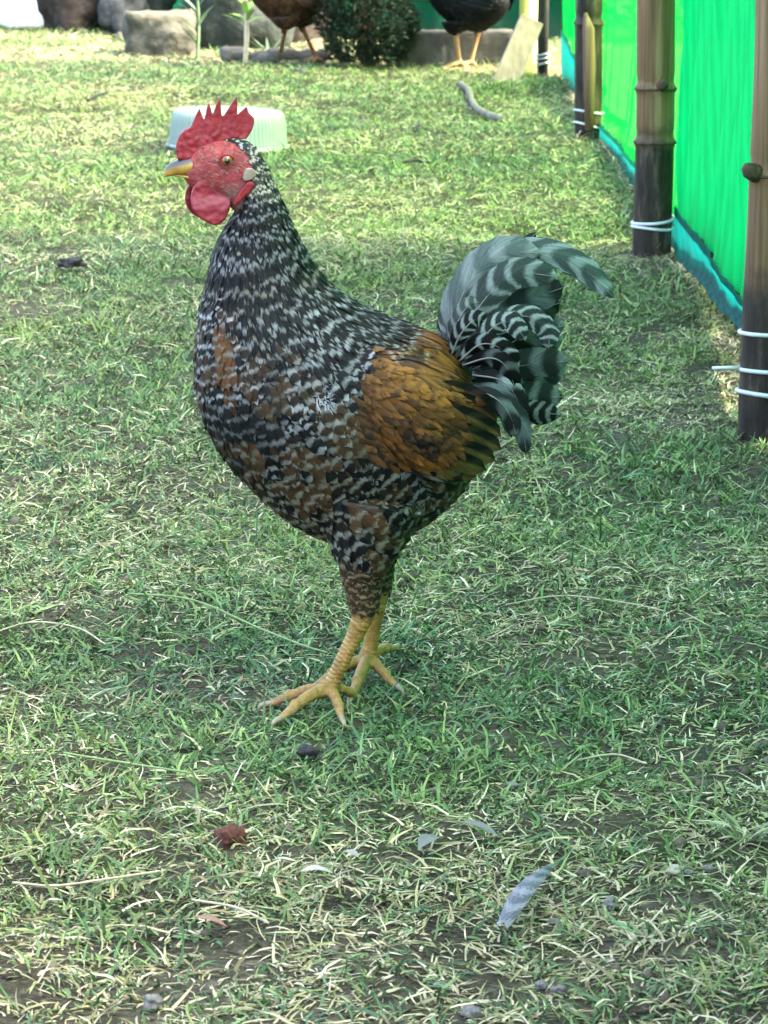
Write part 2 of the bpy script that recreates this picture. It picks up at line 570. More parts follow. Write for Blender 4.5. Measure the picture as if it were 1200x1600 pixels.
M_NET_THIN = net_mat('green_shade_net_single', (0.0, 0.12, 0.034), (0.0, 0.175, 0.022), 0.60, 0.29, (0.68, 1.0, 0.48))
M_HEM = net_mat('shaded_teal_hem', (0.0, 0.095, 0.088), (0.0, 0.12, 0.11), 0.45, 0.02)  # shade behind the lower net is put into the teal of this hem
M_NET_BACK = net_mat('dark_green_net', (0.0, 0.045, 0.026), (0.0, 0.07, 0.035), 0.4, 0.03)

def bamboo_mat(name, wet_z, tan=((0.04, 0.023, 0.010), (0.135, 0.082, 0.037), (0.25, 0.170, 0.088))):
    m, t, b = new_mat(name, 0.6, 0.2)
    v = coords(t, 'Object', (75, 75, 2.2))
    g = noise(t, v, 1.0, 5, 0.6)
    dry = ramp(t, g, [(0.3, tan[0]), (0.52, tan[1]), (0.75, tan[2])])
    v2 = coords(t, 'Object')
    wet = ramp(t, noise(t, coords(t, 'Object', (40, 40, 9)), 1.0, 6, 0.7), [(0.38, (0.006, 0.005, 0.004)), (0.54, (0.026, 0.020, 0.014)), (0.68, (0.10, 0.08, 0.058))])
    s = N(t, 'ShaderNodeSeparateXYZ'); t.links.new(v2, s.inputs[0])
    zz = math_n(t, 'ADD', s.outputs[2], math_n(t, 'MULTIPLY', math_n(t, 'SUBTRACT', noise(t, v2, 25, 4), 0.5), 0.10))
    mr = N(t, 'ShaderNodeMapRange'); t.links.new(zz, mr.inputs['Value'])
    mr.inputs['From Min'].default_value = wet_z - 0.03
    mr.inputs['From Max'].default_value = wet_z + 0.03
    t.links.new(mixc(t, mr.outputs[0], wet, dry), b.inputs['Base Color'])
    bump(t, b, g, 0.7, 0.004)
    return m

M_TIE = mat_noise('white_plastic_tie', [(0.3, (0.38, 0.41, 0.41)), (0.7, (0.50, 0.52, 0.52))], 60, 0.35, 0.5, 0)
M_KNOT = mat_noise('dark_bamboo_knot', [(0.3, (0.018, 0.012, 0.008)), (0.7, (0.09, 0.06, 0.035))], 90, 0.8, 0.2, 0.6)

def bamboo_post(Yp, xpx_base, y_base, dia, lean, nodes, wet_z, label, knot=None, ties=(), tails=(), stub=None, height=1.95):
    b = P(xpx_base, y_base, Yp)
    base = Vector((b.x, Yp, 0))
    root = empty('bamboo_post', base, label, 'post', 'bamboo posts of the net fence')
    def ax(z): return Vector((lean * z + 0.004 * math.sin(z * 5 + Yp), 0.002 * math.cos(z * 6), z))
    def rad(z):
        r = dia / 2 * (1 - 0.04 * z)
        for nz_ in nodes:
            d = (z - nz_)
            r += 0.0035 * math.exp(-(d / 0.007) ** 2) - 0.0022 * math.exp(-((d - 0.016) / 0.008) ** 2)
        return r
    mb = MB()
    zs = sorted(set([-0.12, -0.02, 0.0] + [k * 0.05 for k in range(1, int(height / 0.05) + 1)] + [nz_ + d for nz_ in nodes for d in (-0.02, -0.012, -0.006, 0, 0.006, 0.012, 0.02, 0.03)]))
    zs = [z for z in zs if z <= height]
    mb.tube([ax(z) for z in zs], [rad(z) for z in zs], 28)
    from mathutils import noise as mn
    for i_, q in enumerate(mb.v):
        n_ = 1 + .035 * mn.noise(Vector((q[0] * 30, q[1] * 30, q[2] * 2.5 + Yp))) + .02 * mn.noise(Vector((q[0] * 90, q[1] * 90, q[2] * 6)))
        c_ = ax(q[2]); mb.v[i_] = (c_.x + (q[0] - c_.x) * n_, c_.y + (q[1] - c_.y) * n_, q[2])
    mb.build('culm', bamboo_mat('bamboo_%d' % int(Yp * 10), wet_z), root)
    for nz_ in nodes:                                            # node ridge
        k = MB(); ringpts = [ax(nz_) + Vector((math.cos(a), math.sin(a), 0.02 * math.sin(3 * a))) * (rad(nz_) - 0.0008) for a in [2 * math.pi * i / 28 for i in range(29)]]
        k.tube(ringpts, 0.0026, 6, False)
        k.build('node_ring', M_KNOT, root)
    if knot:                                                     # broken side branch
        kz, ang, sz = knot
        d = Vector((math.cos(ang), math.sin(ang), 0))
        k = MB()
        p0 = ax(kz) + d * (rad(kz) - 0.012)
        k.tube([p0, p0 + d * 0.012 + Vector((0, 0, .001)), p0 + d * 0.021 + Vector((0, 0, .005)), p0 + d * 0.026 + Vector((0, 0, .011)), p0 + d * 0.027 + Vector((0, 0, 0.016))], [sz, sz * 1.05, sz * 0.95, sz * 0.7, sz * 0.25], 12)
        k.build('branch_stub', M_KNOT, root)
    if stub:                                                     # torn sheath sticking up
        k = MB()
        s0 = ax(stub) + Vector((-0.005, -dia / 2 - 0.004, 0))
        k.tube([s0 + Vector((0.008, 0.004, -0.28)), s0 + Vector((0.006, 0, -0.12)), s0 + Vector((0.002, -0.004, -0.02)), s0 + Vector((-0.006, -0.003, 0.02))], [0.012, 0.017, 0.016, 0.004], 10)
        k.build('split_stave', bamboo_mat('bamboo_stave', -1, ((0.05, 0.035, 0.02), (0.13, 0.08, 0.045), (0.2, 0.13, 0.08))), root)
    for z, tilt, th in ties:
        k = MB()
        k.tube([ax(z) + Vector((math.cos(a) * (rad(z) + th * 0.8), math.sin(a) * (rad(z) + th * 0.8), tilt * math.cos(a - 0.4) + 0.0015 * math.sin(2 * a))) for a in [2 * math.pi * i / 32 for i in range(33)]], th, 8, False)
        k.build('cable_tie', M_TIE, root)
    for z, ln in tails:
        k = MB()
        p0 = ax(z) + Vector((-rad(z) - 0.001, -0.012, 0))
        k.tube([p0, p0 + Vector((-ln * .4, -0.004, 0.001)), p0 + Vector((-ln, -0.002, 0.0)), p0 + Vector((-ln - .001, -0.002, 0))], [0.0034, 0.0028, 0.0026, 0.001], 8)
        k.build('tie_tail', M_TIE, root)
    return root

def zat(px, py, Y): return P(px, py, Y).z
Y1, Y2, Y3, Y4 = 5.07, 6.95, 9.09, 10.85
bamboo_post(Y1, 1198, 685, 0.080, 0.006, [zat(1180, 272, Y1), 1.05, 1.5], zat(1180, 430, Y1), 'thick bamboo post cut by the right edge of the photo, with dark knot',
            knot=(zat(1180, 268, Y1), R(215), 0.0135), ties=[(zat(1180, 516, Y1), .003, .0032), (zat(1180, 574, Y1), .002, .0032), (zat(1180, 612, Y1), -.002, .0034)], tails=[(zat(1180, 573, Y1), 0.040)])
bamboo_post(Y2, 1016, 402, 0.077, 0.006, [zat(1016, 138, Y2), zat(1016, 222, Y2), 0.75, 1.2, 1.6], zat(1016, 215, Y2) + 0.01, 'bamboo post with blackened lower half and doubled white tie, second from right',
            knot=(zat(1016, 132, Y2), R(285), 0.011), ties=[(zat(1016, 344, Y2), .006, .0032), (zat(1016, 355, Y2), -.002, .0032)])
bamboo_post(Y3, 919, 216, 0.072, 0.004, [zat(919, 36, Y3), 0.62, 1.05, 1.5], 0.5, 'dark weathered bamboo post with split stave and two slack ties, third from right',
            ties=[(zat(919, 174, Y3), -.004, .0030), (zat(919, 196, Y3), -.009, .0030)], stub=zat(915, 30, Y3))

# corner post, black, wrapped in cord
def corner_post():
    b = P(848, 118, Y4); base = Vector((b.x, Y4, 0))
    root = empty('corner_post', base, 'thin black corner post wrapped with cord where the net ends', 'post')
    mb = MB(); mb.tube([(0, 0, -.1), (0.001, 0, .4), (0, .002, 1.1), (.002, 0, 2.2)], [0.017, .016, .016, .015], 14)
    mb.build('pole', mat_noise('black_wood', [(0.3, (0.008, 0.009, 0.008)), (0.7, (0.04, 0.035, 0.03))], 40, .7), root)
    for z in (0.035, 0.05, 0.062):
        k = MB(); k.tube([(math.cos(a) * .019, math.sin(a) * .019, z + .004 * math.cos(a)) for a in [i * math.pi / 10 for i in range(21)]], .0035, 6, False)
        k.build('cord_wrap', mat_noise('grey_cord', [(0.3, (0.10, .12, .11)), (0.7, (.30, .33, .31))], 60), root)
corner_post()

NETX = 0.582
def net_sheet(root, name, y0, y1, zfun0, zfun1, mat, xoff=0.0, nz=40, amp=0.008):
    ys = np.linspace(y0, y1, max(12, int(abs(y1 - y0) / 0.03)))
    V = []; 
    for y in ys:
        t = (y - y0) / (y1 - y0)
        z0, z1 = zfun0(t), zfun1(t)
        for j in range(nz):
            s = j / (nz - 1)
            z = z0 + (z1 - z0) * s ** 1.6
            x = NETX - 0.035 * (y - Y2) / 4 + xoff + amp * math.sin(y * 9 + z * 5) * math.sin(math.pi * t) + 0.45 * amp * math.sin(y * 31 + z * 14) + 0.3 * amp * math.sin(y * 67 - z * 23 + 2 * math.sin(z * 9)) + 0.018 * math.sin(math.pi * t) * math.sin(math.pi * min(1, s * 1.2))
            V.append((x - root.location.x, y - root.location.y, z))
    n = len(ys)
    i = np.arange(n * nz).reshape(n, nz)
    q = np.stack([i[:-1, :-1], i[1:, :-1], i[1:, 1:], i[:-1, 1:]], -1).reshape(-1, 4)
    return link(name, mesh_arrays(name, np.array(V), q), mat, root)

NET_H = 1.83
def span(y0, y1, label, mat, hem0, hem1, bot0, bot1, sag=0.012):
    """y0 far post, y1 near post; green sheet above, hem in shaded teal hanging below it"""
    root = empty('shade_net', (NETX, (y0 + y1) / 2, 0), label, 'net', 'net panels between the posts')
    g0 = lambda t: hem0 + (hem1 - hem0) * t + sag * math.sin(math.pi * t)
    net_sheet(root, 'net_sheet', y0, y1, g0, lambda t: NET_H, mat)
    net_sheet(root, 'hem_strip', y0, y1, lambda t: bot0 + (bot1 - bot0) * t + sag * math.sin(math.pi * t) * 0.4, lambda t: g0(t) + 0.012, M_HEM, xoff=-0.007, nz=8, amp=0.004)
    return root
span(Y2, 5.2, 'green shade net panel between the two nearest bamboo posts', M_NET, 0.088, 0.080, 0.002, 0.066)
span(5.2, 2.7, 'green shade net panel running on past the nearest post', M_NET, 0.075, 0.075, 0.06, 0.01)
def sun_block_wall():  # added unseen wall, blocks the sun and gives greenish fill
    ys = np.arange(-1.6, 2.9, .012)
    V = [(0.60 + .009 * math.sin(y * 2 * math.pi / .076), y, z) for y in ys for z in (-.03, .4, .8, 1.25)]
    i = np.arange(len(V)).reshape(-1, 4)
    q = np.stack([i[:-1, :-1], i[1:, :-1], i[1:, 1:], i[:-1, 1:]], -1).reshape(-1, 4)
    o = link('sun_block_wall', mesh_arrays('sun_block_wall', np.array(V), q), mat_noise('pale_green_fill', [(0.3, (.24, .38, .28)), (.7, (.34, .50, .39))], 6, .55, .4, .2))
    tag(o, 'added unseen corrugated wall blocking sun and giving pale green fill', 'wall')
sun_block_wall()
span(Y3, Y2, 'bright green shade net panel between second and third post from right', M_NET_THIN, 0.028, 0.060, 0.0, 0.012)
span(10.82, Y3, 'bright green shade net panel between third post and black corner post', M_NET_THIN, 0.13, 0.05, 0.0, 0.02)

# ------------------------------------------------------------------ birds
def remesh(me, voxel, smooth_it=3):
    """one continuous surface out of overlapping closed shells"""
    o = bpy.data.objects.new('tmp', me); COL.objects.link(o)
    r = o.modifiers.new('r', 'REMESH'); r.mode = 'VOXEL'; r.voxel_size = voxel
    if smooth_it:
        s = o.modifiers.new('s', 'SMOOTH'); s.factor = 0.5; s.iterations = smooth_it
    dg = bpy.context.evaluated_depsgraph_get()
    out = bpy.data.meshes.new_from_object(o.evaluated_get(dg))
    bpy.data.objects.remove(o); bpy.data.meshes.remove(me)
    out.polygons.foreach_set('use_smooth', [True] * len(out.polygons))
    return out

class Bird:
    """Sagittal drawing in photo pixels -> 3D. p(px, py, d): d metres to the bird's side away from the camera."""
    def __init__(self, Y0, x0, yaw):
        self.Y0, self.x0, self.yaw = Y0, x0, yaw
        self.X0 = P(x0, 800, Y0).x
        self.X0 = (x0 - 600) / FPX * (Y0 * CP + (CAM_H - 0.35) * SP)
        self.cy, self.sy = math.cos(yaw), math.sin(yaw)
        self.ppm = FPX / (Y0 * CP + (CAM_H - 0.35) * SP)
    def flat(self, px, py, d=0.0):
        q = P(px, py, self.Y0)
        return Vector((q.x, self.Y0 + d, q.z))
    def apx(self, v):
        """drawing pixel where a point of the near side is seen (mirrored for the far side)"""
        px, py = self.topx(v)
        return px + abs(v[1] - self.Y0) * self.sy * self.ppm, py
    def topx(self, v):
        """flat coords -> drawing pixel"""
        z = v[2] - CAM_H
        depth = self.Y0 * CP - z * SP
        return 600 + FPX * v[0] / depth, 800 - FPX * (self.Y0 * SP + z * CP) / depth
    def world(self, v):
        x = (v[0] - self.X0) / self.cy; y = v[1] - self.Y0
        k = 1 + x * self.sy / self.Y0
        return Vector(((self.X0 + x * self.cy) * k - y * self.sy, self.Y0 + x * self.sy + y * self.cy, CAM_H + (v[2] - CAM_H) * k))
    def unworld(self, v):
        g = Vector((v[0], v[1], v[2]))
        for _ in range(12):
            e = Vector(v) - self.world(g)
            g = g + Vector((e.x * self.cy + e.y * self.sy, e.y * self.cy - e.x * self.sy, e.z))
        return g
    def p(self, px, py, d=0.0):
        return self.world(self.flat(px, py, d))

def loft(stations, bird, nst, seg=36, power=2.15):
    """stations rows: Fx,Fy,Bx,By,w  -> grid of flat points (nst x seg)"""
    st = catmull([np.array(s, float) for s in stations], nst)
    grid = []
    for s in st:
        F, B, wd = s[0:2], s[2:4], max(0.002, s[4])
        c = (F + B) / 2; a = (F - B) / 2
        row = []
        for k in range(seg):
            ph = 2 * math.pi * k / seg
            co, si = math.cos(ph), math.sin(ph)
            co = math.copysign(abs(co) ** (2 / power), co); si = math.copysign(abs(si) ** (2 / power), si)
            q = c + a * co
            row.append(bird.flat(q[0], q[1], wd * si))
        grid.append(row)
    return grid

def loft_shell(mb, grid):
    n, seg = len(grid), len(grid[0])
    vs_ = [v for r in grid for v in r]
    fs_ = [(i * seg + k, i * seg + (k + 1) % seg, (i + 1) * seg + (k + 1) % seg, (i + 1) * seg + k) for i in range(n - 1) for k in range(seg)]
    fs_.append(tuple(range(seg))[::-1]); fs_.append(tuple((n - 1) * seg + k for k in range(seg)))
    mb.add(vs_, fs_)

def pts_tube(mb, pts, rad, n=14, seg=14):
    c = catmull([list(p) + [r] for p, r in zip(pts, rad)], n)
    mb.tube([Vector(q[:3]) for q in c], [max(0.0006, q[3]) for q in c], seg)

class Feathers:
    """many small feathers joined into one mesh"""
    def __init__(self):
        self.V = []; self.Q = []; self.UV = []; self.CA = []; self.CB = []; self.BR = []; self.off = 0
    def add(self, rows, uvs, ca, cb, br):
        n, m = len(rows), len(rows[0])
        for r, u in zip(rows, uvs):
            for p, q in zip(r, u):
                self.V.append(p); self.UV.append(q)
        self.CA += [ca] * (n * m); self.CB += [cb] * (n * m); self.BR += [br] * (n * m)
        o = self.off
        for i in range(n - 1):
            for k in range(m - 1):
                self.Q.append((o + i * m + k, o + i * m + k + 1, o + (i + 1) * m + k + 1, o + (i + 1) * m + k))
        self.off += n * m
    def build(self, name, bird, root, mat, kind='stuff'):
        co = [bird.world(v) - root.location for v in self.V]
        me = mesh_arrays(name, np.array(co), np.array(self.Q), None, {'ca': self.CA, 'cb': self.CB, 'bar': self.BR}, self.UV)
        o = link(name, me, mat, root)
        if kind: o['kind'] = kind
        return o

PROF_ROUND = [0.42, 0.78, 0.98, 1.0, 0.82, 0.34]
PROF_HACKLE = [0.55, 0.85, 1.0, 0.86, 0.55, 0.08]

def lay_feather(F, bvh, p, nrm, flow, ln, wd, lift, prof, ca, cb, br, rnd):
    """shingle a feather along the skin from p in direction flow"""
    rows, uvs = [], []
    d = (flow - nrm * flow.dot(nrm)).normalized()
    q = Vector(p)
    n = len(prof)
    us = (-1.0, -0.4, 0.4, 1.0)
    tw = rnd.uniform(-0.25, 0.25)
    for i, pw in enumerate(prof):
        t = i / (n - 1)
        hit = bvh.find_nearest(q)
        if hit[0] is None: return
        c, nn = hit[0], hit[1]
        if nn.dot(nrm) < 0.0: nn = nrm
        d2 = d - nn * d.dot(nn)
        if d2.length < 1e-4: return
        d2.normalize()
        s = nn.cross(d2)
        h = 0.0006 + lift * (0.15 + 0.85 * t)
        row, uu = [], []
        for u in us:
            jit = rnd.uniform(-.10, .10) * wd if i >= n - 2 else 0
            back = (u * u) * (0.10 if i == n - 1 else 0.04) * ln
            row.append(c + nn * (h - 0.10 * wd * u * u + tw * u * wd * 0.25 * t) + s * (u * wd * 0.5 * pw) + d2 * (jit - back))
            uu.append((0.5 + 0.5 * u * max(pw, 0.3), t))
        rows.append(row); uvs.append(uu)
        q = c + d2 * (ln / (n - 1))
        d = d2
    F.add(rows, uvs, ca, cb, br)

def quill(F, bird, pts, wpx, ca, cb, br_, camber=0.10, tilt=0.0, tip=0.55, n=18, m=7, root_w=0.35, rnd=random, ragged=0.03, snap=None, web=None):
    """one long feather: centre line in drawing pixels with side offset d; lies near the sagittal plane"""
    br = (br_[0], br_[1], br_[2], .22)
    c = catmull(pts, n)
    flat = [bird.flat(*q) for q in c]
    if snap is not None:
        bvh_, sgn_, lift_ = snap
        for q in flat:
            h_ = bvh_.ray_cast(Vector((q.x, bird.Y0 + sgn_ * .3, q.z)), Vector((0, -sgn_, 0)))
            if h_[0] is not None and (h_[0].y - bird.Y0) * sgn_ > .03: q.y = h_[0].y + sgn_ * (lift_ * smooth(.35, .75, flat.index(q) / (n - 1)) - .002 * (1 - smooth(.3, .5, flat.index(q) / (n - 1))))
        for _ in range(3):
            ys_ = [q.y for q in flat]
            for i_ in range(1, n - 1): flat[i_].y = (ys_[i_ - 1] + ys_[i_] * 2 + ys_[i_ + 1]) / 4
    rows, uvs = [], []
    W = wpx / bird.ppm
    for i, q in enumerate(flat):
        t = i / (n - 1)
        tg = (flat[min(i + 1, n - 1)] - flat[max(i - 1, 0)]).normalized()
        s = tg.cross(Vector((0, 1, 0))).normalized()           # up side within the sagittal plane
        nn = Vector((0, -1, 0))
        pw = (root_w + (1 - root_w) * smooth(0, 0.35, t)) * (.05 + .95 * math.sqrt(max(0, 1 - (max(0, t - tip) / (1 - tip)) ** 2.4)))
        row, uu = [], []
        for k in range(m):
            u = -1 + 2 * k / (m - 1)
            jit = rnd.uniform(-ragged, ragged) * (.3 if abs(u) < .9 else 1)
            row.append(q + s * (u * W * 0.5 * pw * (1 + jit)) + nn * (W * (camber * (1 - u * u) + tilt * u) * pw + (0.0012 if k == m // 2 else 0)) - tg * (abs(u) ** 2 * W * 0.10 * t + (jit * W * abs(u) if t > 0.6 else 0)))
            uu.append((0.5 + 0.5 * u * pw, t))
        rows.append(row); uvs.append(uu)
    o_ = len(F.CA)
    F.add(rows, uvs, ca, cb, br)
    if web is not None:                                        # inner web of another colour
        for i in range(n):
            for k in range(m):
                if k >= m - 3:
                    F.CA[o_ + i * m + k] = web; F.CB[o_ + i * m + k] = lerp3(web, cb, .12)

def flat_shape(bird, outline, thick, d=0.0, voxel=0.0013, it=2, bulge=None):
    """rounded thick fleshy plate from an outline in drawing pixels"""
    mb = MB()
    n = len(outline)
    A = [bird.flat(x, y, d - thick / 2) for x, y in outline]
    B = [bird.flat(x, y, d + thick / 2) for x, y in outline]
    mb.add(A + B, [tuple(range(n)), tuple(range(2 * n - 1, n - 1, -1))] + [(i, n + i, n + (i + 1) % n, (i + 1) % n) for i in range(n)])
    me = mb.mesh('plate')
    bm = bmesh.new(); bm.from_mesh(me); bmesh.ops.triangulate(bm, faces=bm.faces); bm.to_mesh(me); bm.free()
    return remesh(me, voxel, it)

def to_world(me, bird, root):
    n = len(me.vertices)
    co = np.empty(n * 3, np.float32); me.vertices.foreach_get('co', co)
    co = co.reshape(-1, 3)
    out = np.array([bird.world(v) - root.location for v in co], np.float32)
    me.vertices.foreach_set('co', out.ravel()); me.update()

def closed_curve(pts, n):
    pts = [np.asarray(p, float) for p in pts]
    ext = pts[-2:] + pts + pts[:3]
    m = len(pts); out = []
    for k in range(n):
        u = k / n * m; i = int(u); t = u - i
        a, b, c, d = ext[i + 1], ext[i + 2], ext[i + 3], ext[i + 4]
        out.append(0.5 * ((2 * b) + (-a + c) * t + (2 * a - 5 * b + 4 * c - d) * t * t + (-a + 3 * b - 3 * c + d) * t ** 3))
    return out

M_COMB = mat_noise('red_comb_skin', [(0.3, (0.105, 0.003, 0.007)), (0.5, (0.150, 0.005, 0.010)), (0.72, (0.195, 0.012, 0.017))], 120, 0.5, 0.3, 0.55, 0.0018, bscale=240)
M_COMB.node_tree.nodes['Principled BSDF'].inputs['Subsurface Weight'].default_value = 0.25
M_COMB.node_tree.nodes['Principled BSDF'].inputs['Subsurface Radius'].default_value = (0.006, 0.0015, 0.001)
M_WATTLE = mat_noise('red_wattle_skin', [(0.3, (0.125, 0.004, 0.011)), (0.55, (0.150, 0.007, 0.015)), (0.75, (0.185, 0.016, 0.023))], 90, 0.42, 0.35, 0.45, 0.0014, bscale=220)
M_WATTLE.node_tree.nodes['Principled BSDF'].inputs['Subsurface Weight'].default_value = 0.25
M_WATTLE.node_tree.nodes['Principled BSDF'].inputs['Subsurface Radius'].default_value = (0.006, 0.0015, 0.001)
M_EARLOBE = mat_noise('cream_earlobe', [(0.3, (0.12, 0.095, 0.068)), (0.7, (0.21, 0.175, 0.13))], 120, 0.6, .3, .3, .001)
M_CLAW = mat_noise('horn_claw', [(0.3, (0.16, 0.12, 0.065)), (0.7, (0.25, 0.20, 0.13))], 120, 0.4, .4, 0)
M_SHAFT = mat_noise('feather_shaft', [(0.3, (.10, .10, .09)), (.7, (.20, .195, .175))], 80, .4, .4, 0)
M_BODY = None
def body_mat():
    m, t, b = new_mat('bird_skin', 0.6, 0.3)
    a = N(t, 'ShaderNodeAttribute', attribute_name='col')
    v = coords(t, 'Object')
    f = noise(t, v, 170, 4, 0.6)
    t.links.new(mixc(t, 1.0, a.outputs['Color'], ramp(t, f, [(0.3, (0.62, 0.6, 0.6)), (0.6, (1, 1, 1)), (0.8, (1.3, 1.28, 1.25))]), 'MULTIPLY'), b.inputs['Base Color'])
    bump(t, b, noise(t, v, 300, 4, 0.65), 0.8, 0.003)
    return m
M_BODY = body_mat()
M_SCUTE = mat_noise('yellow_leg_scale', [(0.3, (0.14, 0.078, 0.016)), (0.55, (0.27, 0.158, 0.036)), (0.75, (0.34, 0.220, 0.072))], 60, 0.45, 0.4, 0.3, 0.0008)
def eye_mat(name, c, rough=0.08):
    m, t, b = new_mat(name, rough, 0.6)
    f = noise(t, coords(t), 600, 2)
    t.links.new(ramp(t, f, [(0.3, [x * 0.75 for x in c]), (0.7, c)]), b.inputs['Base Color'])
    return m
M_IRIS = eye_mat('amber_iris', (0.16, 0.052, 0.008), 0.15)
M_PUPIL = eye_mat('black_pupil', (0.004, 0.004, 0.004), 0.04)
def beak_mat():
    m, t, b = new_mat('beak_horn', 0.35, 0.45)
    a = N(t, 'ShaderNodeAttribute', attribute_name='col')
    f = noise(t, coords(t), 150, 4)
    t.links.new(mixc(t, 1.0, a.outputs['Color'], ramp(t, f, [(0.3, (0.75, 0.75, 0.75)), (0.7, (1.15, 1.15, 1.15))]), 'MULTIPLY'), b.inputs['Base Color'])
    return m
M_BEAK = beak_mat()

def poisson_on(me, cand, rad_fn, seed):
    """well spread random points on a mesh; returns (co, normal)"""
    rnd = np.random.default_rng(seed)
    me.calc_loop_triangles()
    nt_ = len(me.loop_triangles)
    tri = np.empty(nt_ * 3, np.int32); me.loop_triangles.foreach_get('vertices', tri); tri = tri.reshape(-1, 3)
    co = np.empty(len(me.vertices) * 3, np.float32); me.vertices.foreach_get('co', co); co = co.reshape(-1, 3)
    A, B, C = co[tri[:, 0]], co[tri[:, 1]], co[tri[:, 2]]
    nr = np.cross(B - A, C - A); ar = np.linalg.norm(nr, axis=1); nr = nr / np.maximum(ar, 1e-12)[:, None]
    idx = rnd.choice(nt_, cand, p=ar / ar.sum())
    r1 = np.sqrt(rnd.random(cand))[:, None]; r2 = rnd.random(cand)[:, None]
    pts = A[idx] * (1 - r1) + B[idx] * (r1 * (1 - r2)) + C[idx] * (r1 * r2)
    nn = nr[idx]
    cell = 0.012; grid = {}; out = []
    for p, n_ in zip(pts, nn):
        r = rad_fn(p)
        if r is None: continue
        key = (int(p[0] // cell), int(p[1] // cell), int(p[2] // cell))
        ok = True
        for a in (-1, 0, 1):
            for b in (-1, 0, 1):
                for c in (-1, 0, 1):
                    for q in grid.get((key[0] + a, key[1] + b, key[2] + c), ()):
                        if (q[0] - p[0]) ** 2 + (q[1] - p[1]) ** 2 + (q[2] - p[2]) ** 2 < r * r:
                            ok = False; break
                    if not ok: break
                if not ok: break
            if not ok: break
        if ok:
            grid.setdefault(key, []).append(p)
            out.append((Vector(p), Vector(n_)))
    return out

def lerp3(a, b, t): return tuple(a[i] + (b[i] - a[i]) * t for i in range(3))
BLACK = (0.0055, 0.0065, 0.006); CHAR = (0.014, 0.016, 0.0145); PALE = (0.25, 0.265, 0.255); GREY = (0.085, 0.095, 0.094)
WHITE = (0.36, 0.37, 0.355); RUST = (0.125, 0.052, 0.015); GOLD = (0.19, 0.082, 0.012); BROWN = (0.075, 0.038, 0.014); OLIVE = (0.13, 0.105, 0.035)

def nz(px, py, s, seed):
    return float(fbm(px / s, py / s, seed, 2))

FACE = [(270, 255), (290, 225), (335, 216), (366, 222), (385, 238), (394, 262), (396, 282), (384, 300), (368, 330), (352, 354), (322, 356), (280, 310)]

WINGQ = [(718, 584), (800, 590), (800, 720), (752, 760), (640, 752), (690, 712), (708, 655)]

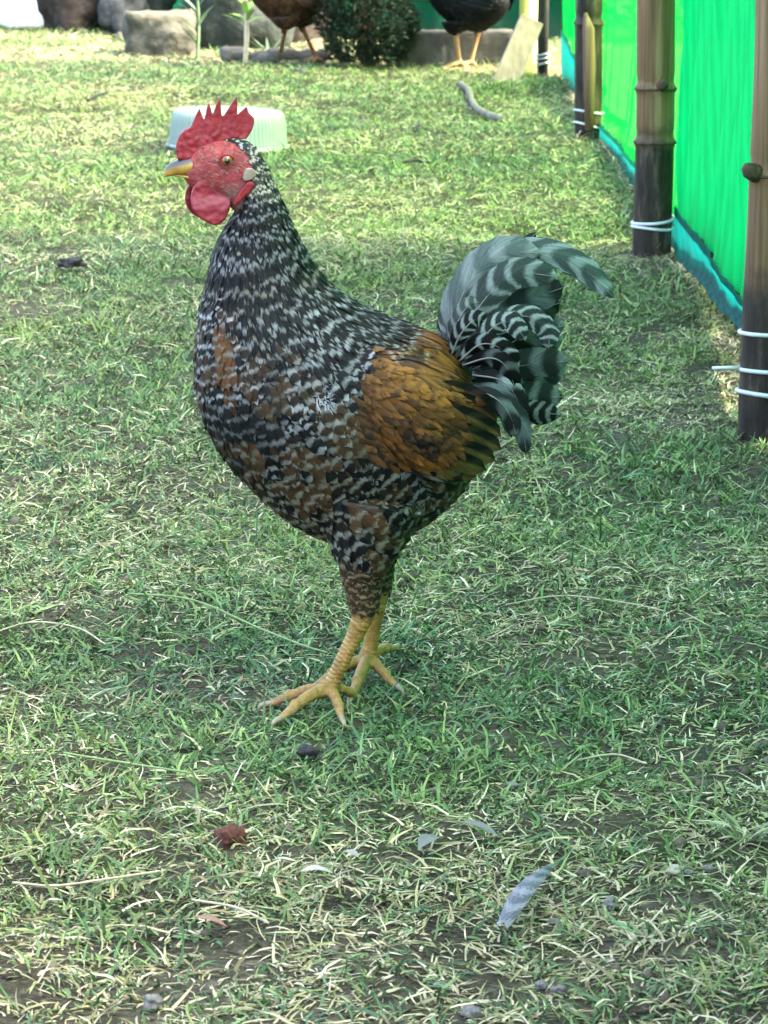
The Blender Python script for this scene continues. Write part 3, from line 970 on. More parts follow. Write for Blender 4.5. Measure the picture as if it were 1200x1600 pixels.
def rooster_region(px, py, d, thigh, rnd):
    """plumage of the rooster at a drawing pixel: spacing, length, width, lift, profile, colours"""
    far = d > 0
    j = rnd.uniform
    v = j(0.7, 1.3)
    def br(freq, share, ln=.026):
        per = ln * 1447 / freq
        return (freq, ((py * .86 + px * .36) / per + 2.0 * nz(px, py, 60, 91) + j(-.11, .11)) % 1.0, share, 1)
    if thigh and py > 836 + (nz(px, py, 20, 55) - .5) * 60 + j(-10, 10):
        c = lerp3(CHAR, BROWN, min(1, max(0, nz(px, py, 30, 3) * 1.6 - 0.2)))
        return dict(r=.0055, ln=.022, wd=.011, lift=.003, pr=PROF_ROUND, ca=lerp3(BLACK, c, .6), cb=lerp3(BROWN, (0.20, 0.16, 0.09), j(.2, 1)), br=br(2.6, .34), name='leg_feathers')
    # neck axis value: how far along the neck (0 at head, 1 at its base)
    nk = (py - 235) / 250.0 + max(0, (px - 470)) * 0.0006
    edge = float(np.interp(px, (300, 330, 420, 480, 560, 600, 612), (425, 440, 512, 538, 528, 500, 300))) + 14 * math.sin(px / 19.0)   # lower hem of the hackle
    if py < edge:
        if py < 300:
            tint = lerp3(PALE, (0.34, 0.31, 0.20), 0.6 * (px > 380))
            return dict(r=.0034, ln=.013, wd=.0048, lift=.002, pr=PROF_HACKLE, ca=lerp3(CHAR, GREY, j(0, .35)), cb=tint, br=br(1.5, .34), name='hackle_feathers')
        k = smooth(300, 430, py)
        bright = nz(px, py, 45, 6)
        lt = lerp3(lerp3(GREY, (0.17, 0.15, 0.10), .5 * (bright < .45)), PALE, min(1, max(0, (bright - 0.34) * 1.9)) * (.4 + .6 * k) * j(.4, 1.2))
        return dict(r=.0036 + .0009 * k, ln=.021 + .020 * k, wd=.0046 + .0026 * k, lift=.0035, pr=PROF_HACKLE, ca=tuple(x * v for x in BLACK), cb=lt, br=br(1.9, .16 + .18 * bright, .034), name='hackle_feathers')
    # wing coverts (gold) and saddle
    wing = ((px - 642) / 104) ** 2 + ((py - 602) / 98) ** 2 + .25 * (nz(px, py, 22, 77) - .5)
    sadd = py < 500 + (px - 560) * 0.38 + 26 and px > 566
    if in_poly(px, py, WINGQ):
        return dict(r=.011, ln=.010, wd=.010, lift=.0005, pr=PROF_ROUND, ca=BLACK, cb=BROWN, br=br(1, .3), name='wing_coverts')
    if sadd or wing < 1.0 or (px > 590 and py < 600):
        g = nz(px, py, 26, 12)
        if sadd:
            gold = lerp3(RUST, (0.23, 0.105, 0.018), g)
            if px < 628 + 14 * math.sin(py / 9.0):                                                  # pale tipped transition
                return dict(r=.0060, ln=.030, wd=.0085, lift=.003, pr=PROF_HACKLE, ca=lerp3(BLACK, RUST, g * j(0, 1.2)), cb=lerp3(PALE, (0.24, 0.15, 0.05), j(0, 1)), br=br(1.2, .16), name='saddle_feathers')
            return dict(r=.0052, ln=.046, wd=.0070, lift=.0035, pr=PROF_HACKLE, ca=lerp3(gold, BROWN, j(0, .7)), cb=lerp3(gold, BLACK, j(.3, 1)), br=br(1.0, .30), name='saddle_feathers')
        dark = smooth(0.36, 0.60, nz(px + 40, py, 30, 15)) * smooth(560, 660, py)
        c1 = lerp3(RUST, GOLD, g)
        c1 = lerp3(c1, (0.22, 0.105, 0.018), 0.5 * (1 - smooth(560, 640, py)))
        c1 = lerp3(c1, BLACK, max(dark, j(.5, .95) * (j(0, 1) < .20)))
        if px < 600: c1 = lerp3(c1, CHAR, (600 - px) / 60.0 * 0.6)
        return dict(r=.0050, ln=.022, wd=.0085, lift=.0045, pr=PROF_ROUND if j(0, 1) < .5 else PROF_HACKLE, ca=tuple(x * v for x in c1), cb=lerp3(c1, BROWN, j(.3, 1)), br=br(1.5, .32), name='wing_coverts')
    # shoulder, breast, flank, belly
    front = 1 - smooth(345, 420, px - 0.10 * (py - 560))
    patch = nz(px, py, 24, 22)
    rust = max(0, 1 - (((px - 352) / 15) ** 2 + ((py - 525) / 72) ** 2)) * 1.5
    rust = max(rust, .9 * smooth(.42, .62, patch) * smooth(430, 520, py) * (1 - smooth(720, 800, px + (py - 700) * .3)) * (0.9 if py > 620 else .55) * (1 - smooth(540, 600, px) * (py < 650)))
    rust = min(1, rust)
    pale = nz(px + 200, py, 50, 27)
    if py < 620 and px > 440:
        pale += .22
    if px > 600 and py > 690:
        pale += .10
    base = lerp3(tuple(x * v for x in BLACK), lerp3((.050, .032, .014), RUST, max(0, j(-.35, .5)) + .5 * (px < 372 and py < 610)), rust)
    barc = lerp3((.055, .062, .058), PALE, min(1, max(0, (pale - .34) * 2.0)) * j(.3, 1.1))
    if px < 410 and 450 < py < 590: barc = lerp3(barc, WHITE, .6 * j(.2, 1.2))
    barc = lerp3(barc, (.105, .088, .042), rust * .75)
    if py > 690: barc = lerp3(barc, (0.20, 0.19, 0.13), .45 * (px < 600))
    big = smooth(520, 700, py)
    return dict(r=.0066 + .0012 * big, ln=.026 + .006 * big, wd=.0125 + .004 * big, lift=.004, pr=PROF_ROUND, ca=base, cb=barc, br=br(2.0, .27 + .18 * (pale - .4), .029), name='breast_feathers' if px < 470 else 'body_feathers')

ROOSTER_ST = [
    (287, 279, 288, 257, .004), (298, 292, 300, 238, .0105), (322, 303, 328, 221, .0160), (352, 318, 366, 219, .0195), (370, 336, 396, 230, .0215),
    (361, 352, 415, 260, .0245), (346, 374, 436, 306, .031), (333, 415, 460, 364, .041), (321, 468, 498, 430, .055), (311, 525, 552, 474, .072),
    (309, 585, 612, 502, .086), (319, 645, 664, 520, .096), (350, 710, 696, 538, .099), (406, 770, 714, 560, .095), (468, 820, 728, 590, .085),
    (534, 846, 738, 618, .070), (608, 842, 748, 645, .053), (670, 806, 752, 668, .037), (710, 770, 754, 688, .021), (736, 738, 750, 702, .008)]

def make_rooster():
    bird = Bird(3.645, 560, R(8))
    base = G(545, 1095)
    root = empty('rooster', base, 'large barred rooster with golden wing and red comb standing on the lawn', 'rooster')
    grid = loft(ROOSTER_ST, bird, 90)
    mb = MB(); loft_shell(mb, grid)
    # folded wings: flattened swellings on both sides
    for sgn in (-1, 1):
        st = [(508, 548, 540, 525, .006), (530, 600, 582, 528, .018), (572, 658, 632, 540, .026), (630, 706, 686, 565, .026), (680, 726, 724, 602, .020), (725, 718, 752, 645, .011), (750, 700, 764, 675, .004)]
        g2 = loft(st, bird, 24, 24)
        off = {0: .064, 1: .078, 2: .084, 3: .080, 4: .070, 5: .057, 6: .050}
        for i, row in enumerate(g2):
            u = i / (len(g2) - 1) * 6; k = int(min(u, 5)); o_ = off[k] + (off[k + 1] - off[k]) * (u - k)
            for q in row: q.y += sgn * o_
        loft_shell(mb, g2)
    # legs
    feet = []
    fn = bird.unworld(G(514, 1108) + Vector((0, 0, .020)))
    ff = bird.unworld(G(577, 1064) + Vector((0, 0, .024)))
    legs = [(-.046, (560, 944), fn, G, [((437, 1130), .0064), ((420, 1104), .0058), ((534, 1127), .0060), ((556, 1094), .0052)]),
            (.050, (600, 950), ff, G, [((548, 1098), .0066), ((490, 1076), .0058), ((622, 1081), .0060), ((618, 1042), .0054)])]
    claws = []; shanks = []
    for d, hock, ank, _, toes in legs:
        far = d > 0
        hx, hy = hock
        hk = bird.flat(hx, hy, d)
        sgn = 1 if far else -1
        pts_tube(mb, [bird.flat(hx + 10, 770, d * .9), bird.flat(hx + 2, 840, d), bird.flat(hx - 2, 885, d), bird.flat(hx, 925, d), hk, hk + (ank - hk) * .10], [.054, .034, .0195, .0140, .0116, .0100], 22, 20)
        pts_tube(mb, [hk + Vector((0, 0, .012)), hk + (ank - hk) * .12, hk + (ank - hk) * .5, hk + (ank - hk) * .85, ank], [.0120, .0104, .0080, .0080, .0092], 18, 16)
        pts_tube(mb, [ank + Vector((0, 0, .012)), ank, ank - Vector((0, 0, .007))], [.009, .0112, .0075], 6, 14)
        shanks.append((hk, ank))
        for (tx, ty), r0 in toes:
            tip = G(tx, ty)
            tip.z = float(ground_h(tip.x, tip.y)) + .0085
            if (tx, ty) == (618, 1042): tip.z += .016
            tip = bird.unworld(tip)
            dv = tip - ank
            side = Vector((-dv.y, dv.x, 0)).normalized() * random.uniform(-.004, .004)
            pts = [ank, ank + dv * .33 + Vector((0, 0, .006)) + side, ank + dv * .66 + Vector((0, 0, .003)) + side, tip]
            pts_tube(mb, pts, [r0 * 1.2, r0 * 1.04, r0 * .92, r0 * .62], 14, 12)
            for q in (.36, .66):                                   # toe joints
                c = ank + dv * q + Vector((0, 0, .005)) + side
                pts_tube(mb, [c - dv.normalized() * .005, c, c + dv.normalized() * .005], [r0 * .7, r0 * 1.12, r0 * .7], 5, 10)
            dn = dv.normalized()
            claws.append([tip - dn * .004, tip + dn * .004 + Vector((0, 0, .0012)), tip + dn * .010, tip + dn * .012 + Vector((0, 0, -.005))])
    me = mb.mesh('body')
    me = remesh(me, .0021, 3)
    bvh = BVHTree.FromPolygons([v.co.copy() for v in me.vertices], [tuple(p.vertices) for p in me.polygons])
    # pigment of the bare skin
    cols = np.zeros((len(me.vertices), 3), np.float32)
    for i, v in enumerate(me.vertices):
        px, py = bird.topx(v.co)
        if py > 925:
            k = smooth(925, 952, py)
            c = lerp3((0.06, 0.04, 0.02), (0.25, 0.145, 0.030), k)
            c = lerp3(c, (0.29, 0.180, 0.078), smooth(1040, 1100, py))
        elif in_poly(px, py, FACE):
            dd = math.hypot((px - 352) / 1.25, py - 252)
            c = (0.20, 0.024, 0.026)
            c = lerp3(c, (0.23, 0.075, 0.058), smooth(0.45, 0.85, nz(px, py, 5, 33)))
            c = lerp3(c, (0.17, 0.105, 0.08), .7 * smooth(275, 300, py) * smooth(335, 360, px) * (1 - smooth(380, 395, px)))
            c = lerp3((0.10, 0.014, 0.014), c, smooth(9, 16, dd))
        else:
            c = (0.045, 0.036, 0.028)
        cols[i] = c
    at = me.attributes.new('col', 'FLOAT_COLOR', 'POINT')
    at.data.foreach_set('color', np.concatenate([cols, np.ones((len(cols), 1), np.float32)], 1).ravel())
    # flow field from the loft
    seg = len(grid[0])
    kd = KDTree(len(grid) * seg); flow = []
    n = 0
    for i in range(len(grid)):
        for k in range(seg):
            a = grid[max(0, i - 1)][k]; b = grid[min(len(grid) - 1, i + 1)][k]
            f = (b - a)
            flow.append(f.normalized() if f.length > 1e-6 else Vector((1, 0, 0)))
            kd.insert(grid[i][k], n); n += 1
    kd.balance()
    rnd = random.Random(5)
    thigh_axis = [(bird.flat(560, 800, -.046), bird.flat(560, 944, -.046)), (bird.flat(600, 800, .05), bird.flat(600, 950, .05))]
    def is_thigh(p):
        for a, b in thigh_axis:
            t = (p - a).dot(b - a) / (b - a).length_squared
            if 0.25 < t < 1.0 and (p - (a + (b - a) * t)).length < .040 - .016 * t: return True
        return False
    def rad(p):
        px, py = bird.apx(p)
        if py > 916: return None
        if py < 360 and in_poly(px, py, FACE): return None
        if px < 300 and py < 300: return None
        return rooster_region(px, py, p[1] - bird.Y0, py > 838, rnd)['r']
    pts = poisson_on(me, 90000, rad, 3)
    sets = {}
    for p, nrm in pts:
        px, py = bird.apx(p)
        s = rooster_region(px, py, p.y - bird.Y0, py > 838, rnd)
        co, idx, dist = kd.find(p)
        fl = flow[idx].copy()
        if py > 838:
            fl = Vector((0.05, 0, -1)) if is_thigh(p) else (fl + Vector((0, 0, -.8))).normalized()
        elif s['name'] == 'wing_coverts':
            fl = Vector((.80, 0, -.42 - .25 * smooth(600, 700, py)))
        elif s['name'] == 'saddle_feathers':
            fl = Vector((.85, 0, -.42))
        elif s['name'] == 'hackle_feathers' and py > 300:
            fl = (fl + Vector((.12, 0, -.30))).normalized()
        elif s['name'] != 'hackle_feathers':
            fl = (fl + Vector((.25, 0, -.25))).normalized()
        fl = (fl + Vector((rnd.uniform(-.22, .22), rnd.uniform(-.15, .15), rnd.uniform(-.22, .22)))).normalized()
        F = sets.setdefault(s['name'], Feathers())
        k = rnd.uniform(.8, 1.25)
        lay_feather(F, bvh, p, nrm, fl, s['ln'] * k, s['wd'] * rnd.uniform(.85, 1.15), s['lift'] * rnd.uniform(.6, 1.5), s['pr'], s['ca'], s['cb'], s['br'], rnd)
    # sparse bristles on the bare face
    F = Feathers()
    for i in range(90):
        qx, qy = rnd.uniform(300, 392), rnd.uniform(222, 340)
        if not in_poly(qx, qy, FACE) or math.hypot(qx - 352, qy - 248) < 15: continue
        for sgn in (-1, 1):
            h = bvh.ray_cast(bird.flat(qx, qy, sgn * .1), Vector((0, -sgn, 0)))
            if h[0] is None: continue
            lay_feather(F, bvh, h[0], h[1], Vector((.8, 0, rnd.uniform(-.7, .2))).normalized(), rnd.uniform(.004, .008), .0008, .0014, PROF_HACKLE, (.20, .15, .11), (.10, .07, .05), (1, 0, .3, 1), rnd)
    sets['face_bristles'] = F
    # white downy tuft showing at the shoulder
    F = Feathers()
    for i in range(46):
        a = rnd.uniform(-2.2, 1.2); q = bird.flat(486 + rnd.uniform(-9, 9), 594 + rnd.uniform(-13, 13), -.12)
        h = bvh.ray_cast(q, Vector((0, 1, 0)))
        if h[0] is None: continue
        fl = Vector((math.cos(a) * .6 + .3, 0, math.sin(a) * .8 - .1))
        lay_feather(F, bvh, h[0], h[1], fl.normalized(), rnd.uniform(.008, .016), .0014, .004, PROF_HACKLE, (0.34, .36, .37), (0.22, .24, .25), (1, 0, .3, 1), rnd)
    sets['down_tuft'] = F
    for k, F in sets.items():
        F.build(k, bird, root, M_FEATHER)
    # wing quills: banded secondaries and dark primaries, one part each
    far_m = 1
    for sgn in (-1, 1):
        sec = [((650, 578), (722, 590), (764, 618)), ((650, 592), (724, 606), (776, 640)), ((648, 608), (722, 626), (783, 663)), ((645, 628), (716, 648), (784, 684)),
               ((638, 645), (704, 668), (776, 702)), ((630, 662), (690, 686), (762, 717)), ((622, 676), (680, 702), (746, 728))]
        for i, c in enumerate(sec):
            F = Feathers()
            c = [(x - 17, y) for x, y in c]
            dd = sgn * (.108 - .003 * i)
            ds = (dd, dd * .98, sgn * (.074 - .002 * i))
            col = lerp3(OLIVE, BROWN, .25 * (i % 2)) if i > 1 else RUST
            quill(F, bird, [(x, y, d_) for (x, y), d_ in zip(c, ds)], 33, lerp3(col, BROWN, .4), col, (3.0, .15 + .07 * i, .4, 1), web=BLACK, camber=.06 * sgn * -1, tilt=.12, tip=.80, n=14, snap=(bvh, sgn, .0085 - .0009 * i))
            F.build('wing_feather', bird, root, M_FEATHER, None)
        for i in range(5):
            F = Feathers()
            y = 705 + i * 9
            dd = sgn * (.088 - .004 * i)
            quill(F, bird, [(580 - i * 4, y - 20, dd), (650, y + 5, dd), (732 - i * 13, y + 20 + 3 * i, sgn * .052)], 26, BLACK, lerp3((0.10, .12, .11), OLIVE, .4 * (i == 0)), (2.0, .3 * i, .22, 1), camber=.06 * -sgn, tip=.78, n=12, snap=(bvh, sgn, .0045 - .0006 * i))
            F.build('wing_feather', bird, root, M_FEATHER, None)
    # tail
    SLATE = (0.042, 0.056, 0.050); DK = (0.016, 0.022, 0.019)
    T = [
        # name, centre line, width px, ca, cb, bar, tilt
        ('tail_feather', [(735, 560, .02), (800, 470, .030), (885, 425, .034)], 50, DK, SLATE, (3, .2, .4, 1), 0),
        ('tail_feather', [(735, 570, .015), (815, 505, .026), (890, 478, .030)], 56, DK, SLATE, (3, .5, .4, 1), 0),
        ('tail_feather', [(735, 580, .012), (825, 548, .020), (892, 535, .024)], 58, SLATE, (0.16, .19, .18), (3, .1, .4, 1), .1),
        ('tail_feather', [(735, 590, .008), (825, 590, .014), (896, 580, .018)], 58, SLATE, (0.18, .21, .20), (3.5, .7, .35, 1), .1),
        ('tail_feather', [(735, 600, .004), (815, 622, .008), (890, 622, .012)], 54, SLATE, (0.17, .20, .19), (4, .4, .35, 1), .12),
        ('tail_feather', [(735, 605, .0), (810, 640, .002), (884, 648, .004)], 42, DK, (0.20, .225, .215), (8, .3, .38, 1), .12),
        ('tail_feather', [(735, 555, -.004), (800, 480, -.004), (886, 446, -.004)], 60, (0.06, .07, .068), (0.15, .18, .175), (2.5, .1, .42, 1), .1),
        ('tail_feather', [(740, 570, -.006), (820, 520, -.008), (886, 506, -.008)], 56, DK, (0.12, .145, .14), (2.5, .6, .4, 1), .1),
        ('tail_feather', [(740, 582, -.008), (822, 566, -.011), (890, 560, -.012)], 50, SLATE, (0.14, .165, .16), (3, .2, .4, 1), .1),
        ('sickle_feather', [(715, 560, .012), (728, 470, .020), (775, 408, .026), (845, 396, .030), (905, 416, .032), (958, 458, .034)], 40, SLATE, (0.17, .19, .19), (6, .2, .4, 1), 0),
        ('sickle_feather', [(712, 560, -.012), (716, 470, -.018), (762, 402, -.022), (835, 388, -.022), (905, 410, -.018), (965, 464, -.012)], 42, (0.13, .15, .15), (0.25, .28, .27), (7, .55, .40, 1), -.1),
        ('sickle_feather', [(716, 560, .0), (748, 470, .0), (795, 408, .0), (843, 362, .0)], 22, DK, DK, (1, 0, .3, 1), 0),
        ('sickle_feather', [(706, 555, -.020), (698, 480, -.027), (728, 418, -.032), (780, 388, -.034), (842, 388, -.032)], 52, (0.22, .24, .235), (.22,.24,.235), (4, .2, .45, 1), -.1),
        ('sickle_feather', [(715, 560, -.024), (722, 490, -.032), (757, 440, -.038), (805, 418, -.038), (868, 425, -.034)], 50, (0.10, .115, .11), (0.25, .275, .27), (6, .15, .34, 1), 0),
        ('tail_covert', [(720, 565, -.030), (762, 505, -.042), (808, 482, -.045), (846, 505, -.043), (850, 535, -.040)], 36, (.07, .085, .08), (0.36, .39, .37), (8, .3, .36, 1), .1),
        ('tail_covert', [(712, 560, -.034), (745, 505, -.046), (785, 490, -.050), (812, 520, -.048)], 34, (.06, .07, .07), (0.40, .43, .41), (7, .1, .36, 1), .1),
        ('tail_covert', [(700, 555, -.036), (730, 525, -.050), (770, 530, -.054), (800, 560, -.052)], 34, BLACK, (0.30, .33, .32), (4.5, .6, .25, 1), .1),
        ('tail_covert', [(705, 560, -.040), (745, 545, -.054), (780, 560, -.056), (795, 600, -.052)], 30, BLACK, GREY, (3.0, .1, .30, 1), .1),
        ('tail_covert', [(720, 575, -.040), (770, 580, -.052), (797, 610, -.052), (802, 655, -.046)], 32, DK, (0.30, .34, .33), (2.0, .2, .35, 1), .1),
        ('tail_covert', [(715, 590, -.044), (765, 600, -.054), (800, 640, -.052), (814, 697, -.044)], 28, (0.05, .06, .058), (0.13, .16, .155), (2.0, .5, .4, 1), .1),
        ('tail_covert', [(700, 590, -.048), (750, 605, -.058), (785, 635, -.056), (795, 668, -.050)], 26, (0.045, .05, .05), (0.16, .19, .18), (2.0, .0, .4, 1), .1),
        ('tail_covert', [(688, 545, -.036), (700, 510, -.046), (722, 488, -.048), (745, 492, -.046)], 28, CHAR, PALE, (6, .4, .34, 1), 0),
        ('tail_covert', [(692, 540, -.022), (696, 500, -.034), (712, 470, -.038), (735, 462, -.036)], 26, (.14, .15, .15), PALE, (5.5, .2, .34, 1), 0),
    ]
    for nm, c, wpx, ca, cb, br, tl in T:
        ca = tuple(x * f_ for x, f_ in zip(ca, (.34, .42, .39))); cb = tuple(x * f_ for x, f_ in zip(cb, (.72, .80, .77)))
        c = [(714 + (x - 714) * .97 + (8 if x < 760 else 0), y, d_) for x, y, d_ in c]
        F = Feathers()
        quill(F, bird, c, wpx, ca, cb, br, tilt=tl, camber=.10, tip=.70, n=40, ragged=.07)
        fo = F.build(nm, bird, root, M_FEATHER, None)
        k = MB(); cc = catmull(c, 18)
        k.tube([bird.flat(q[0], q[1], q[2] - wpx * .92 / bird.ppm * .10 * min(1, .35 + i_ / 6) - .0008) for i_, q in enumerate(cc)], [.0012 * (1 - .8 * i_ / 17) for i_ in range(18)], 6)
        me_q = k.mesh('shaft'); to_world(me_q, bird, root); link('shaft', me_q, M_SHAFT, fo)
        if nm == 'tail_covert':
            F = Feathers()
            quill(F, bird, [(x, y, -d_) for x, y, d_ in c], wpx, ca, cb, br, tilt=tl, camber=-.10, n=16)
            F.build(nm, bird, root, M_FEATHER, None)
    # comb
    Z = lambda x, y: (220 + x / 3.0, 120 + y / 3.0)
    comb = [(172, 385), (164, 345), (168, 308), (182, 272), (206, 248), (232, 236), (248, 205), (262, 172), (275, 148), (284, 172), (297, 207), (302, 185), (308, 150), (318, 118), (328, 148), (338, 190), (343, 160), (354, 128), (369, 96), (374, 130), (379, 190), (392, 178), (416, 140), (449, 88), (453, 130), (450, 180), (470, 162), (498, 138), (503, 165), (530, 192), (531, 215), (520, 252), (496, 288), (462, 293), (440, 285), (400, 300), (350, 318), (300, 345), (255, 372), (212, 392)]
    me_c = flat_shape(bird, [Z(*p) for p in comb], .0066, 0.0, .0009, 2)
    # thicker towards the head
    for v in me_c.vertices:
        px, py = bird.topx(v.co)
        k = smooth(175, 250, py)
        v.co.y = bird.Y0 + (v.co.y - bird.Y0) * (0.62 + 1.1 * k) + .0012 * math.sin(px / 6.0) * (1 - k)
    from mathutils import noise as mn
    for v in me_c.vertices:
        v.co.y += (v.co.y - bird.Y0) * .20 * mn.noise(v.co * 190) + .0010 * mn.noise(v.co * 70)
    to_world(me_c, bird, root); link('comb', me_c, M_COMB, root)
    wat = [(268, 474), (240, 520), (230, 572), (240, 618), (272, 655), (322, 682), (352, 686), (382, 668), (404, 630), (417, 580), (408, 536), (378, 505), (338, 486), (300, 470)]
    for d, dx, dy, sc_ in ((-.0135, 0, 0, 1.0), (.0135, -22, 4, .96)):
        ol = closed_curve([Z((x - 300) * sc_ + 300 + dx, (y - 480) * sc_ + 480 + dy) for x, y in wat], 44)
        me_w = flat_shape(bird, [tuple(p) for p in ol], .009, d, .0014, 5)
        for v in me_w.vertices:
            px, py = bird.topx(v.co)
            k = smooth(275, 345, py)
            v.co.y += -math.copysign(.006, d) * (1 - k) + .0016 * mn.noise(v.co * 75) + .0007 * mn.noise(v.co * 210)
        to_world(me_w, bird, root); link('wattle', me_w, M_WATTLE, root)
    # cheek lappet and earlobe
    for sgn in (-1, 1):
        ol = closed_curve([Z(*p) for p in ((470, 440), (484, 416), (510, 416), (528, 436), (522, 460), (500, 470), (480, 474), (466, 466))], 26)
        me_e = flat_shape(bird, [tuple(p) for p in ol], .008, sgn * .0245, .0013, 4)
        to_world(me_e, bird, root); link('earlobe', me_e, M_EARLOBE, root)
        ol = closed_curve([Z(*p) for p in ((512, 478), (520, 495), (500, 525), (470, 552), (440, 580), (424, 590), (425, 565), (445, 530), (470, 495), (492, 476))], 30)
        me_e = flat_shape(bird, [tuple(p) for p in ol], .009, sgn * .0255, .0013, 4)
        to_world(me_e, bird, root); link('cheek_lappet', me_e, M_COMB, root)
        # eye
        h = bvh.ray_cast(bird.flat(352, 248, sgn * .08), Vector((0, -sgn, 0)))
        ey = h[0].y if h[0] is not None else bird.Y0 + sgn * .018
        ec = bird.flat(352, 248.5); ec.y = ey - sgn * -.0 + (-sgn) * .0032
        def ball(r, c, squash=1.0):
            bm = bmesh.new(); bmesh.ops.create_uvsphere(bm, u_segments=20, v_segments=12, radius=r)
            for v in bm.verts: v.co.y *= squash
            me_ = bpy.data.meshes.new('eye'); bm.to_mesh(me_); bm.free()
            for v in me_.vertices: v.co = v.co + c
            me_.polygons.foreach_set('use_smooth', [True] * len(me_.polygons))
            to_world(me_, bird, root); return me_
        eye = link('eye', ball(.0066, ec), M_IRIS, root)
        link('pupil', ball(.0040, ec + Vector((0, sgn * .0034, 0)), .9), M_PUPIL, eye)
        k = MB()
        k.tube([ec + Vector((math.cos(a) * .0075, sgn * .0024, math.sin(a) * .0063)) for a in [2 * math.pi * i / 22 for i in range(23)]], .0014, 7, False)
        me_r = k.mesh('eyelid'); to_world(me_r, bird, root); link('eyelid', me_r, M_COMB, eye)
    # beak: two mandibles
    def mandible(name, st, colf):
        g = loft(st, bird, 22, 18, 2.0)
        k = MB(); loft_shell(k, g); me_ = k.mesh(name)
        cc = np.array([colf(*bird.topx(v.co)) for v in me_.vertices], np.float32)
        a = me_.attributes.new('col', 'FLOAT_COLOR', 'POINT'); a.data.foreach_set('color', np.concatenate([cc, np.ones((len(cc), 1), np.float32)], 1).ravel())
        to_world(me_, bird, root); link(name, me_, M_BEAK, root)
    YEL = (0.30, 0.185, 0.03); HORN = (0.045, 0.045, 0.043)
    def upper(px, py):
        ridge = 250 + max(0, 285 - px) * .42 + 8
        return lerp3(HORN, YEL, smooth(-3, 3.5, py - (258 + (282 - px) * 0.34)))
    mandible('upper_beak', [(312, 272, 300, 243, .0105), (296, 273, 287, 247, .0098), (283, 273, 275, 250.5, .0078), (268, 275, 264, 256, .0054), (259, 277, 257, 265, .0028), (256, 279, 255, 273, .0008)], upper)
    mandible('lower_beak', [(318, 283, 312, 270, .0095), (298, 281, 296, 272, .0082), (284, 277, 282, 272.5, .0055), (272, 276, 271, 273, .0022)], lambda x, y: lerp3((0.17, 0.125, 0.04), YEL, smooth(280, 274, y)))
    # leg scales: overlapping scutes down the front of each shank
    sc_mb = MB()
    for hk, ank in shanks:
        ax = (ank - hk).normalized()
        for col_, nrow in ((0, 17), (1, 17)):
            for i in range(nrow):
                t = .06 + .90 * (i + .5 * col_) / nrow
                c = hk + (ank - hk) * t
                f = Vector((-.75, -.66, 0)) if col_ == 0 else Vector((.15, -1.0, 0))
                f = (f - ax * f.dot(ax)).normalized(); s = ax.cross(f)
                rr = .0104 if t < .15 else (.0083 if t < .8 else .0088)
                vs_ = []
                for a_ in np.linspace(-.62, .62, 6):
                    for (h_, o_) in ((-.0046, -.0012), (-.001, .0004), (.0038, .0009), (.0052, -.0008)):
                        dir_ = f * math.cos(a_) + s * math.sin(a_)
                        edge_ = 1 - .45 * abs(a_ / .62) ** 2
                        vs_.append(c + dir_ * (rr + o_) + ax * (h_ * edge_))
                sc_mb.add(vs_, [(k * 4 + j, k * 4 + j + 1, k * 4 + j + 5, k * 4 + j + 4) for k in range(5) for j in range(3)])
    me_s = sc_mb.mesh('leg_scales'); to_world(me_s, bird, root); link('leg_scales', me_s, M_SCUTE, root)['kind'] = 'stuff'
    for c in claws:
        k = MB(); pts_tube(k, c, [.0036, .0032, .0021, .0006], 8, 8)
        me_ = k.mesh('claw'); to_world(me_, bird, root); link('claw', me_, M_CLAW, root)
    to_world(me, bird, root)
    link('body', me, M_BODY, root)
    return root
make_rooster()

# added bank outside the fence, keeps sun from leaking under the net
def sun_block_bank():
    xs = [0.63, 0.66, 0.74, 0.90]; zs = [-.02, .12, .19, -.02]
    ys = np.arange(-1.0, 7.2, .06)
    V = []
    for y in ys:
        for x, z in zip(xs, zs):
            n_ = float(fbm(y * 6, x * 20, 61, 3)) - .5
            V.append((x + n_ * .02, y, z + n_ * .03))
    i = np.arange(len(ys) * 4).reshape(-1, 4)
    q = np.stack([i[:-1, :-1], i[:-1, 1:], i[1:, 1:], i[1:, :-1]], -1).reshape(-1, 4)
    o = link('sun_block_bank', mesh_arrays('sun_block_bank', np.array(V), q), mat_noise('dark_added_earth', [(0.3, (.02, .016, .012)), (.7, (.06, .047, .034))], 30, .95, .1, .8, .01))
    tag(o, 'added low dark bank outside the net fence, shading its foot', 'kerb')
sun_block_bank()
def dark_backing():  # added dark strip behind the far net, hides sunlit grass seen through it
    xs = [.615, .70, .85, 1.05, 1.3]; ys = np.arange(7.25, 11.4, .06)
    V = [(x + .02 * math.sin(y * 7), y, .012 + .035 * float(fbm(x * 9, y * 9, 63, 3)) - (.04 if x > 1.2 else 0)) for y in ys for x in xs]
    i = np.arange(len(V)).reshape(-1, 5)
    q = np.stack([i[:-1, :-1], i[:-1, 1:], i[1:, 1:], i[1:, :-1]], -1).reshape(-1, 4)
    o = link('dark_backing', mesh_arrays('dark_backing', np.array(V), q), bpy.data.materials['dark_added_earth']); o['kind'] = 'structure'
dark_backing()

